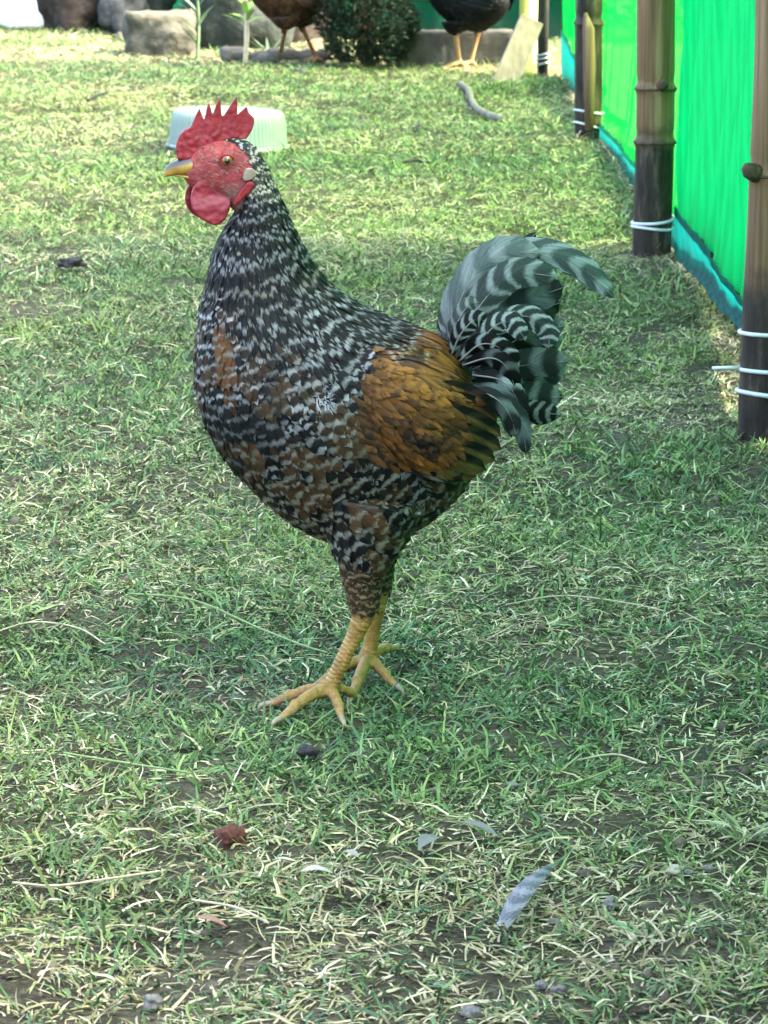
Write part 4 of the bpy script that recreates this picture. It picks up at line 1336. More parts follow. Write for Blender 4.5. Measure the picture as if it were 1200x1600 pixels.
# ------------------------------------------------------------------ background birds
def make_hen(cx, yfoot, Y0, label, ca, cb, legcol, feet, yaw, seed, flip=1, dy=11):
    bird = Bird(Y0, cx, yaw)
    base = G(cx, yfoot)
    root = empty('hen', base, label, 'hen')
    K = .27
    def tx(x): return cx + (x - 590) * K * flip
    def ty(y): return yfoot + (y - 1100) * K + dy
    st = [(tx(a), ty(b), tx(c), ty(d), w_ * .80) for a, b, c, d, w_ in ROOSTER_ST]
    # shorter, lower neck than the rooster's
    grid = loft(st, bird, 60, 24)
    mb = MB(); loft_shell(mb, grid)
    claws = []
    for (hx, fx, fy), d in zip(feet, (-.035, .035)):
        hk = bird.flat(hx, ty(862) - 2, d)
        ank = bird.unworld(G(fx, fy) + Vector((0, 0, .014)))
        pts_tube(mb, [bird.flat(hx, ty(800), d * .9), bird.flat(hx, ty(838), d), hk], [.045, .028, .012], 14, 14)
        pts_tube(mb, [hk + Vector((0, 0, .015)), hk, (hk + ank) / 2, ank, ank - Vector((0, 0, .006))], [.012, .009, .0068, .0078, .006], 16, 12)
        for a in (-2.6, 2.75, 1.9, .3):
            a2 = a if flip > 0 else math.pi - a
            ln = .050 if a != .3 else .028
            tip = ank + Vector((math.cos(a2) * ln * .9, -abs(math.sin(a2)) * ln if a != 2.75 else .01, 0)); tip.z = .006
            pts_tube(mb, [ank, (ank + tip) / 2 + Vector((0, 0, .004)), tip], [.0072, .0060, .0030], 8, 10)
    me = remesh(mb.mesh('body'), .0032, 2)
    bvh = BVHTree.FromPolygons([v.co.copy() for v in me.vertices], [tuple(p.vertices) for p in me.polygons])
    legtop = ty(862) - 4
    cols = np.array([legcol if bird.topx(v.co)[1] > legtop + 4 else ((.35, .05, .05) if bird.topx(v.co)[1] < ty(300) and (bird.topx(v.co)[0] - tx(380)) * flip < 0 else ca) for v in me.vertices], np.float32)
    at = me.attributes.new('col', 'FLOAT_COLOR', 'POINT')
    at.data.foreach_set('color', np.concatenate([cols, np.ones((len(cols), 1), np.float32)], 1).ravel())
    kd = KDTree(len(grid) * 24); flow = []; n = 0
    for i in range(len(grid)):
        for k in range(24):
            f = grid[min(len(grid) - 1, i + 1)][k] - grid[max(0, i - 1)][k]
            flow.append(f.normalized()); kd.insert(grid[i][k], n); n += 1
    kd.balance()
    rnd = random.Random(seed)
    def rad(p):
        px, py = bird.topx(p)
        if py > legtop or (py < ty(310) and (px - tx(385)) * flip < 0): return None
        return .0105
    F = Feathers()
    for p, nrm in poisson_on(me, 12000, rad, seed):
        px, py = bird.topx(p)
        fl = flow[kd.find(p)[1]] + Vector((.2 * flip, 0, -.3)) + Vector((rnd.uniform(-.2, .2), rnd.uniform(-.2, .2), rnd.uniform(-.2, .2)))
        v = rnd.uniform(.6, 1.5)
        lay_feather(F, bvh, p, nrm, fl.normalized(), .034, .018, .004, PROF_ROUND, tuple(x * v for x in ca), tuple(x * v for x in cb), (1.2, rnd.random(), .3, 1), rnd)
    F.build('plumage', bird, root, M_FEATHER)
    for i in range(9):
        F = Feathers()
        d = (i - 4) * .006
        quill(F, bird, [(tx(715), ty(560 + 5 * i), d), (tx(790), ty(470 + 14 * i), d * 1.4), (tx(850), ty(400 + 26 * i), d * 1.8)], 18, ca, cb, (1, 0, .3, 1), n=12, m=5)
        F.build('tail_feather', bird, root, M_FEATHER, None)
    for sgn in (-1, 1):
        for i in range(5):
            F = Feathers()
            quill(F, bird, [(tx(560), ty(570 + 26 * i), sgn * .078), (tx(660), ty(600 + 26 * i), sgn * .080), (tx(765 - 10 * i), ty(640 + 20 * i), sgn * .058)], 16, ca, cb, (1.5, .2 * i, .3, 1), n=10, m=5, camber=-sgn * .12)
            F.build('wing_feather', bird, root, M_FEATHER, None)
    Zc = [(298, 235), (300, 205), (320, 190), (328, 205), (345, 180), (352, 200), (372, 185), (376, 212), (365, 228), (330, 235)]
    me_c = flat_shape(bird, [(tx(x), ty(y)) for x, y in Zc], .006, 0, .0022, 2); to_world(me_c, bird, root); link('comb', me_c, M_COMB, root)
    for d in (-.008, .008):
        me_w = flat_shape(bird, [(tx(x), ty(y)) for x, y in ((315, 285), (308, 305), (318, 325), (335, 322), (342, 300), (335, 285))], .005, d, .0022, 2); to_world(me_w, bird, root); link('wattle', me_w, M_WATTLE, root)
    g = loft([(tx(312), ty(285), tx(300), ty(243), .009), (tx(285), ty(278), tx(275), ty(250), .006), (tx(256), ty(279), tx(255), ty(273), .001)], bird, 10, 12)
    k = MB(); loft_shell(k, g); me_b = k.mesh('beak'); to_world(me_b, bird, root); link('beak', me_b, M_CLAW, root)
    for sgn in (-1, 1):
        h = bvh.ray_cast(bird.flat(tx(352), ty(250), sgn * .08), Vector((0, -sgn, 0)))
        if h[0] is None: continue
        bm = bmesh.new(); bmesh.ops.create_uvsphere(bm, u_segments=12, v_segments=8, radius=.005)
        me_ = bpy.data.meshes.new('eye'); bm.to_mesh(me_); bm.free()
        for v in me_.vertices: v.co = v.co + h[0]
        to_world(me_, bird, root); link('eye', me_, M_PUPIL, root)
    to_world(me, bird, root); link('body', me, M_BODY, root)
make_hen(462, 98, 11.15, 'brown hen pecking about behind the lawn, left of the round bush', (.030, .015, .009), (.055, .026, .013), (.24, .125, .04), [(444, 437, 97), (474, 494, 99)], R(8), 3)
make_hen(748, 105, 11.05, 'black hen standing in front of the concrete kerb near the plank', (.004, .005, .0045), (.007, .010, .008), (.29, .18, .075), [(722, 718, 106), (738, 735, 105)], R(-35), 4)

# ------------------------------------------------------------------ rocks, kerb, log
def rock(name, px, py, size, label, stops, cat='rock', seed=1, rough_amt=.22, blocky=0.0, z=0.0, rz=0.0, sub=4, group=None, sink=.15, fine=.05, Y=None):
    b = G(px, py)
    if Y: b = Vector(((px - 600) / FPX * (Y * CP + SP), Y, 0))
    bm = bmesh.new(); bmesh.ops.create_icosphere(bm, subdivisions=sub, radius=1)
    rnd = random.Random(seed); o1 = Vector((rnd.uniform(0, 99), rnd.uniform(0, 99), rnd.uniform(0, 99)))
    from mathutils import noise as mn
    for v in bm.verts:
        d = v.co.normalized()
        if blocky:
            m_ = max(abs(d.x), abs(d.y), abs(d.z))
            d = d.lerp(d / m_ * .82, blocky)
        f = 1 + rough_amt * mn.noise(d * 1.3 + o1) * 1.6 + rough_amt * .6 * mn.noise(d * 3.1 + o1) + fine * mn.noise(d * 8 + o1) + fine * .5 * mn.noise(d * 19 + o1)
        q = d * f
        q.z = max(q.z, -.75)
        v.co = Vector((q.x * size[0] / 2, q.y * size[1] / 2, (q.z + .75 - sink) * size[2] / 1.75))
    me = bpy.data.meshes.new(name); bm.to_mesh(me); bm.free()
    me.polygons.foreach_set('use_smooth', [True] * len(me.polygons))
    o = link(name, me, stops if not isinstance(stops, list) else mat_noise(name + '_stone', stops, 3.0 / max(size) * 2.2, .9, .2, .7, max(size) * .03, bscale=14 / max(size)), None, (b.x, b.y, float(ground_h(b.x, b.y)) * (abs(b.x) < 2) + z))
    o.rotation_euler = (0, 0, rz)
    return tag(o, label, cat, group)

DKB = [(0.3, (.009, .0075, .006)), (.55, (.028, .022, .017)), (.75, (.062, .05, .041))]
GRY = [(0.3, (.022, .025, .025)), (.55, (.058, .061, .058)), (.75, (.11, .11, .10))]
GRN = [(0.3, (.009, .014, .011)), (.55, (.024, .031, .025)), (.75, (.05, .056, .044))]
PAL = [(0.3, (.038, .038, .027)), (.55, (.062, .061, .045)), (.75, (.098, .094, .073))]
rock('boulder', 118, 46, (.26, .22, .26), 'dark brown boulder right of the white jug', DKB, seed=3)
rock('boulder', 192, 49, (.16, .16, .22), 'grey veined boulder above the pale squared stone', GRY, seed=8, rough_amt=.3)
rock('boulder', 242, 40, (.17, .2, .30), 'grey-green upright boulder behind the pale squared stone', GRN, seed=12)
rock('squared_stone', 250, 84, (.27, .20, .165), 'pale squared stone block resting at the lawn edge', PAL, seed=21, blocky=.9, rough_amt=.12, rz=.12)
rock('stone_chip', 186, 62, (.035, .03, .03), 'small cream stone chip left of the squared stone', PAL, seed=22)
rock('boulder', 372, 72, (.36, .26, .34), 'large smooth green-grey boulder behind the pale-stemmed sapling', GRN, seed=33, rough_amt=.16)
rock('boulder', 455, 62, (.24, .22, .38), 'rust brown boulder behind the brown hen', DKB, seed=40)
rock('boulder', 20, 10, (.30, .25, .3), 'dark boulder behind the white jug', DKB, seed=44)
rock('stone_chip', 470, 118, (.042, .03, .022), 'small grey-brown stone on the sunlit strip below the brown hen', GRY, seed=50)

def concrete_kerb():
    a, b = G(604, 104), G(800, 101)
    base = (a + b) / 2; base.y += .06
    L = (b - a).length; H = .105
    nx, V = 40, []
    prof = [(-.05, -.04), (-.052, H * .5), (-.048, H * .93), (-.038, H), (.045, H), (.05, H * .9), (.05, -.04)]
    for i in range(nx + 1):
        x = -L / 2 + L * i / nx
        for (y, z) in prof:
            n_ = float(fbm(x * 30 + 7, y * 40 + z * 40, 71, 3)) - .5
            V.append((x, y + n_ * .010, z + (n_ * .010 if z > 0 else 0)))
    m_ = len(prof)
    i = np.arange((nx + 1) * m_).reshape(-1, m_)
    q = np.stack([i[:-1, :-1], i[1:, :-1], i[1:, 1:], i[:-1, 1:]], -1).reshape(-1, 4)
    me = mesh_arrays('concrete_kerb', np.array(V), q)
    o = link('concrete_kerb', me, mat_noise('mossy_concrete', [(0.3, (.025, .028, .021)), (.55, (.05, .053, .04)), (.78, (.11, .11, .085))], 16, .9, .2, .7, .006), None, base)
    tag(o, 'low mossy concrete kerb behind the black hen', 'kerb')
concrete_kerb()

def log():
    a, b = G(345, 99), G(512, 99)
    a.y += .03; b.y += .03
    k = MB()
    pts = [a + (b - a) * t + Vector((0, .01 * math.sin(t * 9), .022 + .006 * math.sin(t * 13))) for t in np.linspace(0, 1, 22)]
    k.tube(pts, [.021 + .005 * math.sin(t * 17) + .004 * math.sin(t * 41) for t in np.linspace(0, 1, 22)], 14)
    o = k.build('log', mat_noise('grey_bark', [(0.3, (.05, .045, .04)), (.6, (.14, .125, .105)), (.8, (.25, .22, .18))], 12, .9, .2, .8, .006, (1, 6, 6)), None, a)
    tag(o, 'thin grey log lying behind the brown hen\'s feet', 'log')
log()

# back net
def back_net():
    root = empty('back_net', (-.6, 12.2, 0), 'dark green net closing the yard behind rocks and hens', 'net')
    xs = np.linspace(-1.0, 1.3, 90); zs = np.linspace(-.02, 1.7, 30)
    V = [(x, max(0, .2 - x) * 2.2 + .02 * math.sin(x * 14) + .012 * math.sin(x * 37 + z * 4) + (x > .9) * 0, z) for x in xs for z in zs]
    i = np.arange(90 * 30).reshape(90, 30)
    q = np.stack([i[:-1, :-1], i[1:, :-1], i[1:, 1:], i[:-1, 1:]], -1).reshape(-1, 4)
    link('net_sheet', mesh_arrays('net_sheet', np.array(V), q), M_NET_BACK, root)
    k = MB(); k.tube([(.2, -.03, .145), (.7, -.035, .14), (1.3, -.03, .15)], .012, 10)
    k.build('bottom_rail', mat_noise('dark_green_rail', [(0.3, (.004, .03, .018)), (.7, (.01, .06, .035))], 20), root)
back_net()

# ------------------------------------------------------------------ plants
class Leaves:
    def __init__(self): self.V = []; self.Q = []; self.C = []
    def leaf(self, p, d, up, ln, wd, col, droop=.3, fold=.25, n=5):
        p = Vector(p); d = Vector(d).normalized(); s = d.cross(Vector(up)).normalized(); nn = s.cross(d).normalized()
        o = len(self.V); cur = p.copy(); dd = d.copy()
        prof = [.12, .75, 1.0, .72, .05] if n == 5 else [.2, 1.0, .05]
        for i, w_ in enumerate(prof):
            for u in (-1, 0, 1):
                self.V.append(tuple(cur + s * (u * wd * .5 * w_) + nn * (abs(u) * fold * wd * .5 * w_)))
                self.C.append([c * (1.12 if u == 0 else 1.0) for c in col])
            cur = cur + dd * (ln / (len(prof) - 1))
            dd = (dd - nn * droop * (1.0 / len(prof)) - Vector((0, 0, droop * .15))).normalized()
        for i in range(len(prof) - 1):
            for k in range(2):
                self.Q.append((o + i * 3 + k, o + i * 3 + k + 1, o + i * 3 + k + 4, o + i * 3 + k + 3))
    def mesh(self, name, off):
        return mesh_arrays(name, np.array(self.V) - np.array(off), np.array(self.Q), None, {'col': np.array(self.C)})

def bush(px, py, rx, h, n, label, col, seed, lsize=.022, loc=None, ry=None):
    rnd = random.Random(seed)
    b = loc or G(px, py)
    root = empty('bush', b, label, 'bush')
    L = Leaves(); k = MB(); ry = ry or rx
    for i in range(16):
        a = rnd.uniform(0, 6.28); rr = rnd.uniform(.2, .85)
        e = b + Vector((math.cos(a) * rx * rr, math.sin(a) * ry * rr, h * rnd.uniform(.45, .95)))
        m_ = b.lerp(e, .5) + Vector((rnd.uniform(-.02, .02), rnd.uniform(-.02, .02), 0))
        k.tube([b + Vector((math.cos(a) * .012, math.sin(a) * .012, -.01)), m_, e], [.006, .004, .0015], 6)
    k.build('stem', mat_noise('bush_stem', [(0.3, (.04, .03, .02)), (.7, (.12, .09, .06))], 40), root, b)
    for i in range(n):
        u = rnd.random(); a = rnd.uniform(0, 6.283); zz = rnd.random()
        rad_ = (1 - abs(zz - .42) ** 2 * 1.7) * (.55 + .45 * rnd.random() ** .4)
        clump = .82 + .36 * float(vnoise(a * 2.2, zz * 6, seed))
        p = b + Vector((math.cos(a) * rx * rad_ * clump, math.sin(a) * ry * rad_ * clump, .012 + zz * h))
        d = Vector((math.cos(a) + rnd.uniform(-.8, .8), math.sin(a) + rnd.uniform(-.8, .8), rnd.uniform(-.2, 1.1)))
        v = rnd.uniform(.6, 1.5)
        L.leaf(p, d, (rnd.uniform(-.4, .4), rnd.uniform(-.4, .4), 1), lsize * rnd.uniform(.7, 1.3), lsize * .48, [c * v for c in col], n=3)
    o = link('foliage', L.mesh('foliage', b), M_LEAF, root); o['kind'] = 'stuff'
    return root
bush(574, 104, .150, .38, 6500, 'round dense dark green bush between the two hens', (.018, .034, .019), 5, .025)
bush(0, 0, .55, 1.7, 5200, 'added tall bush beyond the fence corner, shading the back rocks', (.03, .06, .025), 9, .06, Vector((1.15, 12.6, 0)), .75)  # unseen bush put in to keep direct sun off the rocks

def plant(px, py, label, stem_h, stem_r, stem_mat, leaves, name):
    b = G(px, py)
    root = empty(name, b, label, 'plant')
    k = MB()
    pts = [b + Vector((.006 * math.sin(z * 14), .004 * math.cos(z * 9), z)) for z in np.linspace(-.02, stem_h, 12)]
    rad_ = [stem_r * (1 - .45 * i / 11) * (1 + .12 * (i % 3 == 0)) for i in range(12)]
    k.tube(pts, rad_, 10)
    k.build('stem', stem_mat, root, b)
    for (z, a, el, ln, wd, col, dr) in leaves:
        L = Leaves()
        L.leaf(b + Vector((.006 * math.sin(z * 14), 0, z)), (math.cos(a) * math.cos(el), math.sin(a) * math.cos(el), math.sin(el)), (0, 0, 1) if abs(el) < 1.2 else (0, -1, 0), ln, wd, col, dr)
        link('leaf', L.mesh('leaf', b), M_LEAF, root)
rnd = random.Random(12)
lv = []
for i in range(13):
    lv.append((.11 + .021 * i, rnd.uniform(0, 6.28), rnd.uniform(.2, 1.0), rnd.uniform(.07, .11), rnd.uniform(.018, .026), [c * rnd.uniform(.8, 1.3) for c in (.13, .26, .04)], .5))
lv += [(.135, 2.6, .5, .075, .020, (.16, .30, .05), .5), (.125, .4, .55, .07, .020, (.15, .29, .05), .5), (.15, 1.57 + 3.0, .9, .08, .022, (.18, .33, .06), .4)]
plant(383, 99, 'young sapling with pale straight stem and bright green leaves', .40, .0085, mat_noise('pale_stem', [(0.3, (.36, .30, .19)), (.7, (.55, .48, .33))], 40), lv, 'sapling')
lv = []
for i in range(12):
    a = rnd.choice([0.2, 2.9, 3.4, 5.9, 1.2, 4.6]) + rnd.uniform(-.3, .3)
    lv.append((.03 + .022 * i, a, rnd.uniform(.6, 1.15), rnd.uniform(.09, .13), rnd.uniform(.018, .026), [c * rnd.uniform(.75, 1.25) for c in (.075, .13, .07)], .45))
plant(308, 90, 'grey-green plant with long narrow leaves beside the pale squared stone', .30, .006, mat_noise('green_stem', [(0.3, (.07, .11, .05)), (.7, (.13, .18, .09))], 40), lv, 'leafy_plant')
lv = [(.0, a, .9, .10, .009, (.05, .085, .045), .4) for a in (0.1, .9, 1.7, 2.4, 3.1, 4.0, 5.0, 5.6)]
plant(420, 92, 'low dark tuft of narrow leaves beside the brown hen', .03, .003, mat_noise('dark_stem', [(0.3, (.03, .05, .03)), (.7, (.06, .08, .05))], 40), lv, 'leaf_tuft')
plant(262, 48, 'low tuft of narrow leaves growing between the boulders', .03, .003, mat_noise('dark_stem', [(0.3, (.03, .05, .03)), (.7, (.06, .08, .05))], 40), lv, 'leaf_tuft')

# ------------------------------------------------------------------ plank, yellow bamboo, jug, basin
def plank():
    b0 = G(789, 129)
    top = P(830, 33, b0.y + .10)
    axv = (top - b0); L = axv.length; axv.normalize()
    side = Vector((1, .25, 0)); side = (side - axv * side.dot(axv)).normalized(); nn = axv.cross(side)
    M_ = Matrix((side, axv, nn)).transposed().to_4x4(); M_.translation = b0
    k = MB(); k.box((-.037, -.015, -.011), (.037, L + .005, .011), M_)
    o = k.build('plank', mat_noise('weathered_board', [(0.3, (.16, .108, .095)), (.55, (.23, .162, .145)), (.75, (.29, .212, .195))], 1.0, .85, .2, .5, .002, (60, 60, 8)), None, b0, False, .003)
    tag(o, 'short weathered wooden plank leaning at the fence corner', 'plank')
plank()
def yellow_pole():
    b = G(824, 114); b.y += .22; b.x = P(824, 60, b.y).x
    root = empty('bamboo_pole', b, 'yellow-green bamboo pole standing behind the leaning plank', 'pole')
    k = MB(); zs = [-.05, .1, .2, .3, .5, .8, 1.2, 1.7]
    k.tube([(.003 * math.sin(z * 7), 0, z) for z in zs], [.029 - .003 * z for z in zs], 18)
    k.build('culm', mat_noise('yellow_green_bamboo', [(0.3, (.30, .36, .06)), (.55, (.45, .50, .12)), (.75, (.60, .62, .30))], 1.0, .45, .4, .2, .002, (50, 50, 5)), root)
    for z in (.05, .42, .78, 1.15):
        k = MB(); k.tube([(math.cos(a) * .0295, math.sin(a) * .0295, z) for a in [i * math.pi / 9 for i in range(19)]], .003, 6, False)
        k.build('node_ring', mat_noise('yellow_green_node', [(0.3, (.20, .24, .05)), (.7, (.32, .34, .10))], 40), root)
yellow_pole()
rock('windfall_fruit', 826, 118, (.032, .03, .030), 'small yellow-green fruit on the grass at the plank\'s right foot', [(0.3, (.30, .26, .05)), (.7, (.52, .46, .14))], 'fruit', seed=4, rough_amt=.08)

def jug():
    b = G(36, 47); b.y += .06
    root = empty('plastic_jug', b, 'white plastic jug lying in the sun at the top left', 'jug')
    bm = bmesh.new(); bmesh.ops.create_uvsphere(bm, u_segments=40, v_segments=24, radius=1)
    for v in bm.verts:
        c = v.co
        q = Vector([math.copysign(abs(x) ** .45, x) for x in c])
        v.co = Vector((q.x * .090, q.y * .062, q.z * .060 + .060)) * 1.0
        v.co.z += .003 * math.sin(v.co.x * 60)
    me = bpy.data.meshes.new('jug_body'); bm.to_mesh(me); bm.free()
    me.polygons.foreach_set('use_smooth', [True] * len(me.polygons))
    mw = mat_noise('white_plastic', [(0.3, (.70, .71, .70)), (.7, (.82, .82, .80))], 20, .4, .45, .15, .003)
    link('jug_body', me, mw, root)
    k = MB(); k.tube([(-.085, 0, .085), (-.105, 0, .09), (-.107, 0, .09), (-.125, 0, .092)], [.026, .020, .023, .023], 20)
    k.build('cap', mw, root)
    k = MB(); pts_tube(k, [(-.06, 0, .11), (-.05, 0, .145), (0, 0, .152), (.05, 0, .145), (.06, 0, .11)], [.010] * 5, 18, 10)
    k.build('handle', mw, root)
    root.rotation_euler = (0, 0, R(-8))
jug()

def basin():
    c = G(356, 231)
    root = empty('plastic_basin', c, 'upturned pale ribbed plastic basin on the lawn behind the rooster\'s head', 'basin')
    m, t, b = new_mat('pale_plastic', .45, .4)
    f = noise(t, coords(t), 30, 4)
    t.links.new(ramp(t, f, [(0.3, (.20, .27, .24)), (.7, (.26, .33, .30))]), b.inputs['Base Color'])
    tr = N(t, 'ShaderNodeBsdfTranslucent'); tr.inputs['Color'].default_value = (.28, .37, .33, 1)
    mx = N(t, 'ShaderNodeMixShader'); mx.inputs[0].default_value = .3
    t.links.new(b.outputs[0], mx.inputs[1]); t.links.new(tr.outputs[0], mx.inputs[2]); t.links.new(mx.outputs[0], t.nodes['Material Output'].inputs['Surface'])
    seg = 468
    prof = [(.148, .004, 0), (.149, .010, .3), (.147, .018, 1), (.1445, .045, 1), (.1415, .072, 1), (.139, .084, .9), (.136, .091, .3), (.130, .0945, 0), (.118, .0955, 0), (.06, .0950, 0), (.001, .0945, 0)]
    V = []
    for r, z, rib in prof:
        for k in range(seg):
            a = 2 * math.pi * k / seg
            rr = r + rib * .0022 * (1 if (k % 6) < 3 else -1)
            V.append((rr * math.cos(a), rr * math.sin(a), z))
    i = np.arange(len(prof) * seg).reshape(len(prof), seg)
    q = np.stack([i[:-1], np.roll(i[:-1], -1, 1), np.roll(i[1:], -1, 1), i[1:]], -1).reshape(-1, 4)
    link('wall', mesh_arrays('wall', np.array(V), q), m, root)
    k = MB(); k.tube([(math.cos(a) * .1515, math.sin(a) * .1515, .006) for a in [i_ * math.pi / 40 for i_ in range(81)]], .0052, 8, False)
    k.build('rim', m, root)
    root.rotation_euler = (R(-1.0), R(1.5), 0)
basin()

# ------------------------------------------------------------------ litter on the lawn
def stick(name, pts, r, label, mat, cat='stick', z=.010, n=24, knob=.12, r1=None):
    w_ = []
    for p in pts:
        g = G(*p); g.z = float(ground_h(g.x, g.y)) + z; w_.append(g)
    k = MB(); r1 = r if r1 is None else r1
    c = catmull([list(q) for q in w_], n)
    rr = random.Random(len(label))
    k.tube([Vector(q) + Vector((0, 0, rr.uniform(-.15, .15) * r)) for q in c], [(r + (r1 - r) * i / (n - 1)) * (1 + rr.uniform(-knob, knob)) for i in range(n)], 10)
    o = k.build(name, mat, None, tuple(w_[0]))
    return tag(o, label, cat)
M_STICK = mat_noise('grey_stick_bark', [(0.3, (.08, .068, .056)), (.55, (.15, .13, .11)), (.75, (.24, .215, .185))], 60, .9, .2, .7, .003)
M_DARK = mat_noise('dark_rotten', [(0.3, (.012, .012, .013)), (.7, (.05, .045, .045))], 60, .9, .2, .8, .004)
M_STEM = mat_noise('green_grass_stem', [(0.3, (.10, .17, .05)), (.7, (.18, .25, .09))], 40, .6, .3, 0)
M_STRAW = mat_noise('straw_stem', [(0.3, (.24, .21, .12)), (.7, (.38, .34, .22))], 40, .7, .3, 0)
stick('stick', [(718, 138), (732, 150), (738, 168), (750, 182), (770, 189), (786, 196)], .0098, 'crooked grey stick lying on the lawn left of the fence corner', M_STICK, z=.014, n=30)
stick('twig', [(630, 261), (650, 259), (672, 262)], .004, 'short dark twig on the lawn right of the rooster\'s neck', M_DARK, 'twig', z=.010)
stick('twig', [(138, 165), (152, 158), (168, 153)], .004, 'short dark twig on the shaded grass near the top left', M_DARK, 'twig', z=.014)
stick('twig', [(652, 212), (655, 198)], .003, 'tiny dark twig standing on the lawn above the rooster\'s back', M_DARK, 'twig', z=.012)
stick('fallen_stalk', [(200, 953), (300, 962), (400, 993), (470, 1020), (512, 1036)], .0011, 'long green grass stem lying left of the rooster\'s legs', M_STEM, 'stem', z=.014, knob=.05)
stick('fallen_stalk', [(100, 1196), (200, 1212), (300, 1235)], .0011, 'long green grass stem in the left foreground', M_STEM, 'stem', z=.012, knob=.03)
stick('straw_stem', [(20, 1395), (90, 1399), (180, 1392), (250, 1384)],   .0011, 'long dry straw lying in the lower left foreground', M_STRAW, 'straw', z=.012, knob=.05)
stick('straw_stem', [(-10, 1000), (50, 984), (120, 992), (165, 1016)], .0010, 'curved dry straw at the left edge level with the rooster\'s legs', M_STRAW, 'straw', z=.012, knob=.05)
stick('straw_stem', [(790, 962), (880, 952), (980, 966), (1040, 976)], .0009, 'long dry straw lying right of the rooster\'s legs', M_STRAW, 'straw', z=.012, knob=.05)
stick('straw_stem', [(900, 1190), (960, 1178), (1010, 1196)], .0011, 'dry straw at the bare patch near the right edge', M_STRAW, 'straw', z=.010, knob=.05)
stick('fallen_stalk', [(870, 1252), (920, 1235), (970, 1203)], .0011, 'bent olive grass stem right of centre in the foreground', M_STEM, 'stem', z=.012, knob=.05)
stick('straw_stem', [(300, 1420), (370, 1440), (420, 1470)], .0011, 'dry straw crossing the small bare patch in the left foreground', M_STRAW, 'straw', z=.010, knob=.05)
rock('brick_fragment', 360, 1322, (.028, .022, .020), 'small red-brown brick fragment in the grass below the rooster', [(0.3, (.05, .018, .013)), (.6, (.085, .032, .024)), (.8, (.13, .06, .045))], 'stone', seed=61, blocky=.85, rough_amt=.30, z=.001, sub=4, fine=.16, rz=.6)
rock('charred_lump', 110, 424, (.050, .03, .018), 'dark charred lump on the lawn left of the rooster\'s breast', M_DARK, 'lump', seed=62, rough_amt=.4, z=.010)
rock('charred_lump', 480, 1188, (.022, .018, .014), 'dark grey lump in the grass just below the rooster\'s feet', M_DARK, 'lump', seed=63, rough_amt=.4, z=.008, sub=3)
PEB = [(0.3, (.07, .068, .058)), (.7, (.17, .165, .145))]
for i, (px, py, s, lab) in enumerate([(240, 1584, .040, 'grey pebble at the bottom edge left of centre'), (738, 1594, .034, 'pale pebble at the bottom edge right of centre'), (845, 1556, .026, 'beige pebble near the bottom edge, left of its flatter twin'), (872, 1562, .028, 'flat beige pebble near the bottom edge, right of its twin'),
        (866, 1446, .022, 'tan pebble just right of the shed grey feather'), (952, 1426, .036, 'pale pebble right of the shed grey feather'), (800, 1236, .026, 'white pebble in the grass right of the feet'), (1055, 1372, .034, 'mossy pebble near the right foreground edge'), (1106, 1366, .022, 'white pebble near the right foreground edge'),
        (790, 706, .030, 'white speck of shell below the rooster\'s tail'), (1112, 640, .022, 'blue-grey pebble by the foot of the nearest post'), (1075, 1372, .02, 'small round pebble beside the mossy one'), (163, 178, .022, 'tiny white scrap on the shaded grass near the top left')]):
    rock('pebble', px, py, (s * .42, s * .34, s * .24), lab, PEB if i not in (7,) else [(0.3, (.16, .16, .10)), (.7, (.32, .31, .22))], 'pebble', seed=70 + i, z=.003, sub=3, rough_amt=.45, blocky=.3, group='pebbles strewn in the grass')

def ground_leaf(px, py, az, ln, wd, col, label, name='dry_leaf', cat='leaf', z=.016):
    g = G(px, py); g.z = float(ground_h(g.x, g.y)) + z
    L = Leaves(); L.leaf((0, 0, 0), (math.cos(az), math.sin(az), .15), (0, 0, 1), ln, wd, col, .5, .35)
    o = link(name, L.mesh(name, (0, 0, 0)), M_LEAF, None, g)
    return tag(o, label, cat)
ground_leaf(470, 1390, .1,   .030, .014, (.34, .33, .25), 'cream dry leaf in the grass below centre')
ground_leaf(300, 1470, 5.9, .034, .011, (.20, .10, .06), 'small brown dry leaf on the bare patch in the left foreground')
ground_leaf(655, 1345, 1.1, .052, .020, (.14, .145, .13), 'grey dry leaf curled in the foreground right of centre')
ground_leaf(715, 1305, 5.6, .050, .012, (.13, .13, .115), 'narrow grey dry leaf above the curled one')
ground_leaf(968, 770, .55, .075, .011, (.05, .17, .085), 'single broad green blade lying right of the rooster', 'grass_leaf', 'leaf', .022)
ground_leaf(560, 1360, 2.2, .03, .011, (.24, .22, .16), 'small straw-coloured leaf left of the cream leaf')

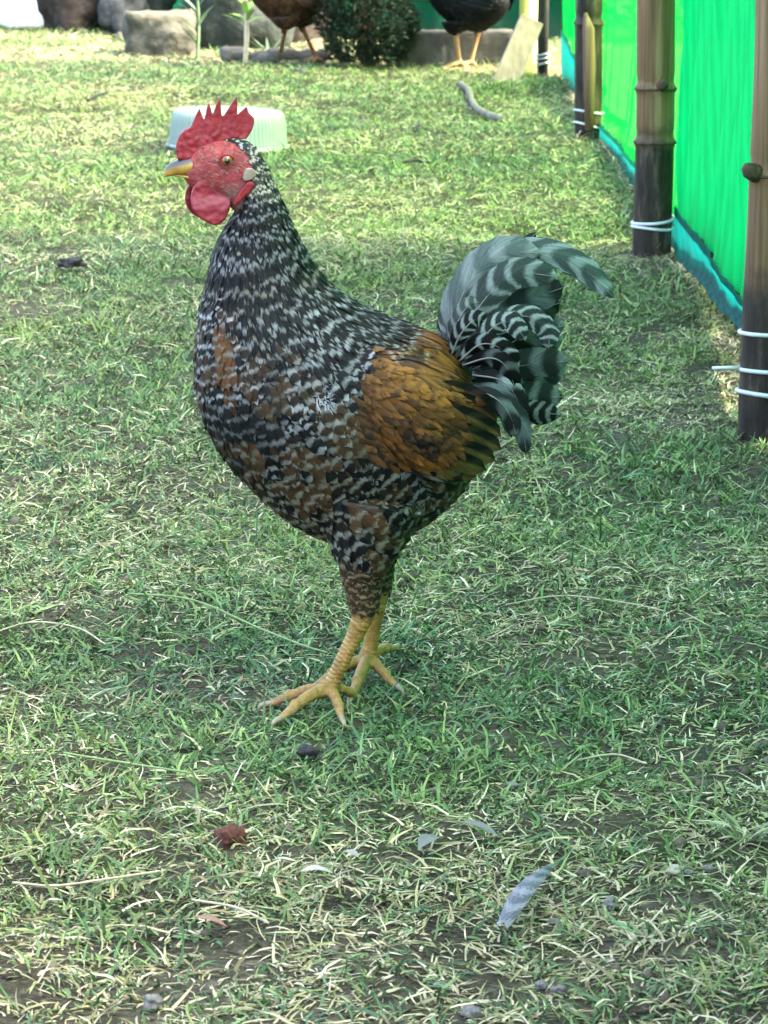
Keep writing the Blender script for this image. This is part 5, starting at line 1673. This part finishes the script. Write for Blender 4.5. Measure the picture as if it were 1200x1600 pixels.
def shed_feather():
    a = G(786, 1494); b = G(860, 1402)
    a.z = b.z = .026
    axv = (b - a); L = axv.length; axv.normalize(); s = Vector((axv.y, -axv.x, 0))
    F = Feathers(); rows, uvs = [], []
    n = 20
    rr = random.Random(3)
    for i in range(n):
        t = i / (n - 1)
        w_ = .0095 * math.sin(math.pi * min(1, .12 + t * .80)) ** .7
        row, uu = [], []
        for k in range(7):
            u = -1 + k / 3
            row.append(axv * (L * t - abs(u) * .006 + rr.uniform(-.0012, .0012)) + s * (u * w_) + Vector((0, 0, .004 * (1 - u * u) + .010 * math.sin(t * 3))))
            uu.append((.5 + .5 * u, t))
        rows.append(row); uvs.append(uu)
    F.add(rows, uvs, (.10, .11, .12), (.20, .215, .225), (5, .2, .45, 1))
    me = mesh_arrays('shed_feather', np.array(F.V), np.array(F.Q), None, {'ca': F.CA, 'cb': F.CB, 'bar': F.BR}, F.UV)
    tag(link('shed_feather', me, M_FEATHER, None, a), 'shed grey barred feather lying in the right foreground', 'feather')
shed_feather()

def tuft(px, py, n, h, label, seed, col=(.13, .17, .06)):
    b = G(px, py); rr = random.Random(seed)
    root = empty('grass_tuft', b, label, 'grass tuft')
    for i in range(n):
        L = Leaves(); a = rr.uniform(0, 6.28)
        c = [x * rr.uniform(.7, 1.4) for x in col] if rr.random() > .3 else (.42, .37, .22)
        L.leaf((rr.uniform(-.008, .008), rr.uniform(-.008, .008), .002), (math.cos(a), math.sin(a), rr.uniform(.3, 1.3)), (0, 0, 1), h * rr.uniform(.6, 1.2), .0042, c, .7)
        link('blade', L.mesh('blade', (0, 0, 0)), M_LEAF, root)
tuft(1165, 1318, 22, .060, 'coarse olive grass tuft at the right edge of the foreground', 4)
tuft(1000, 1480, 16, .040, 'green grass tuft in the right foreground', 6, (.09, .17, .06))
tuft(1010, 385, 12, .05, 'grass tuft growing at the foot of the second bamboo post', 7)
tuft(1150, 660, 12, .05, 'grass tuft growing at the foot of the nearest bamboo post', 8)
tuft(905, 218, 10, .05, 'dry grass tuft at the foot of the third bamboo post', 9, (.3, .27, .14))
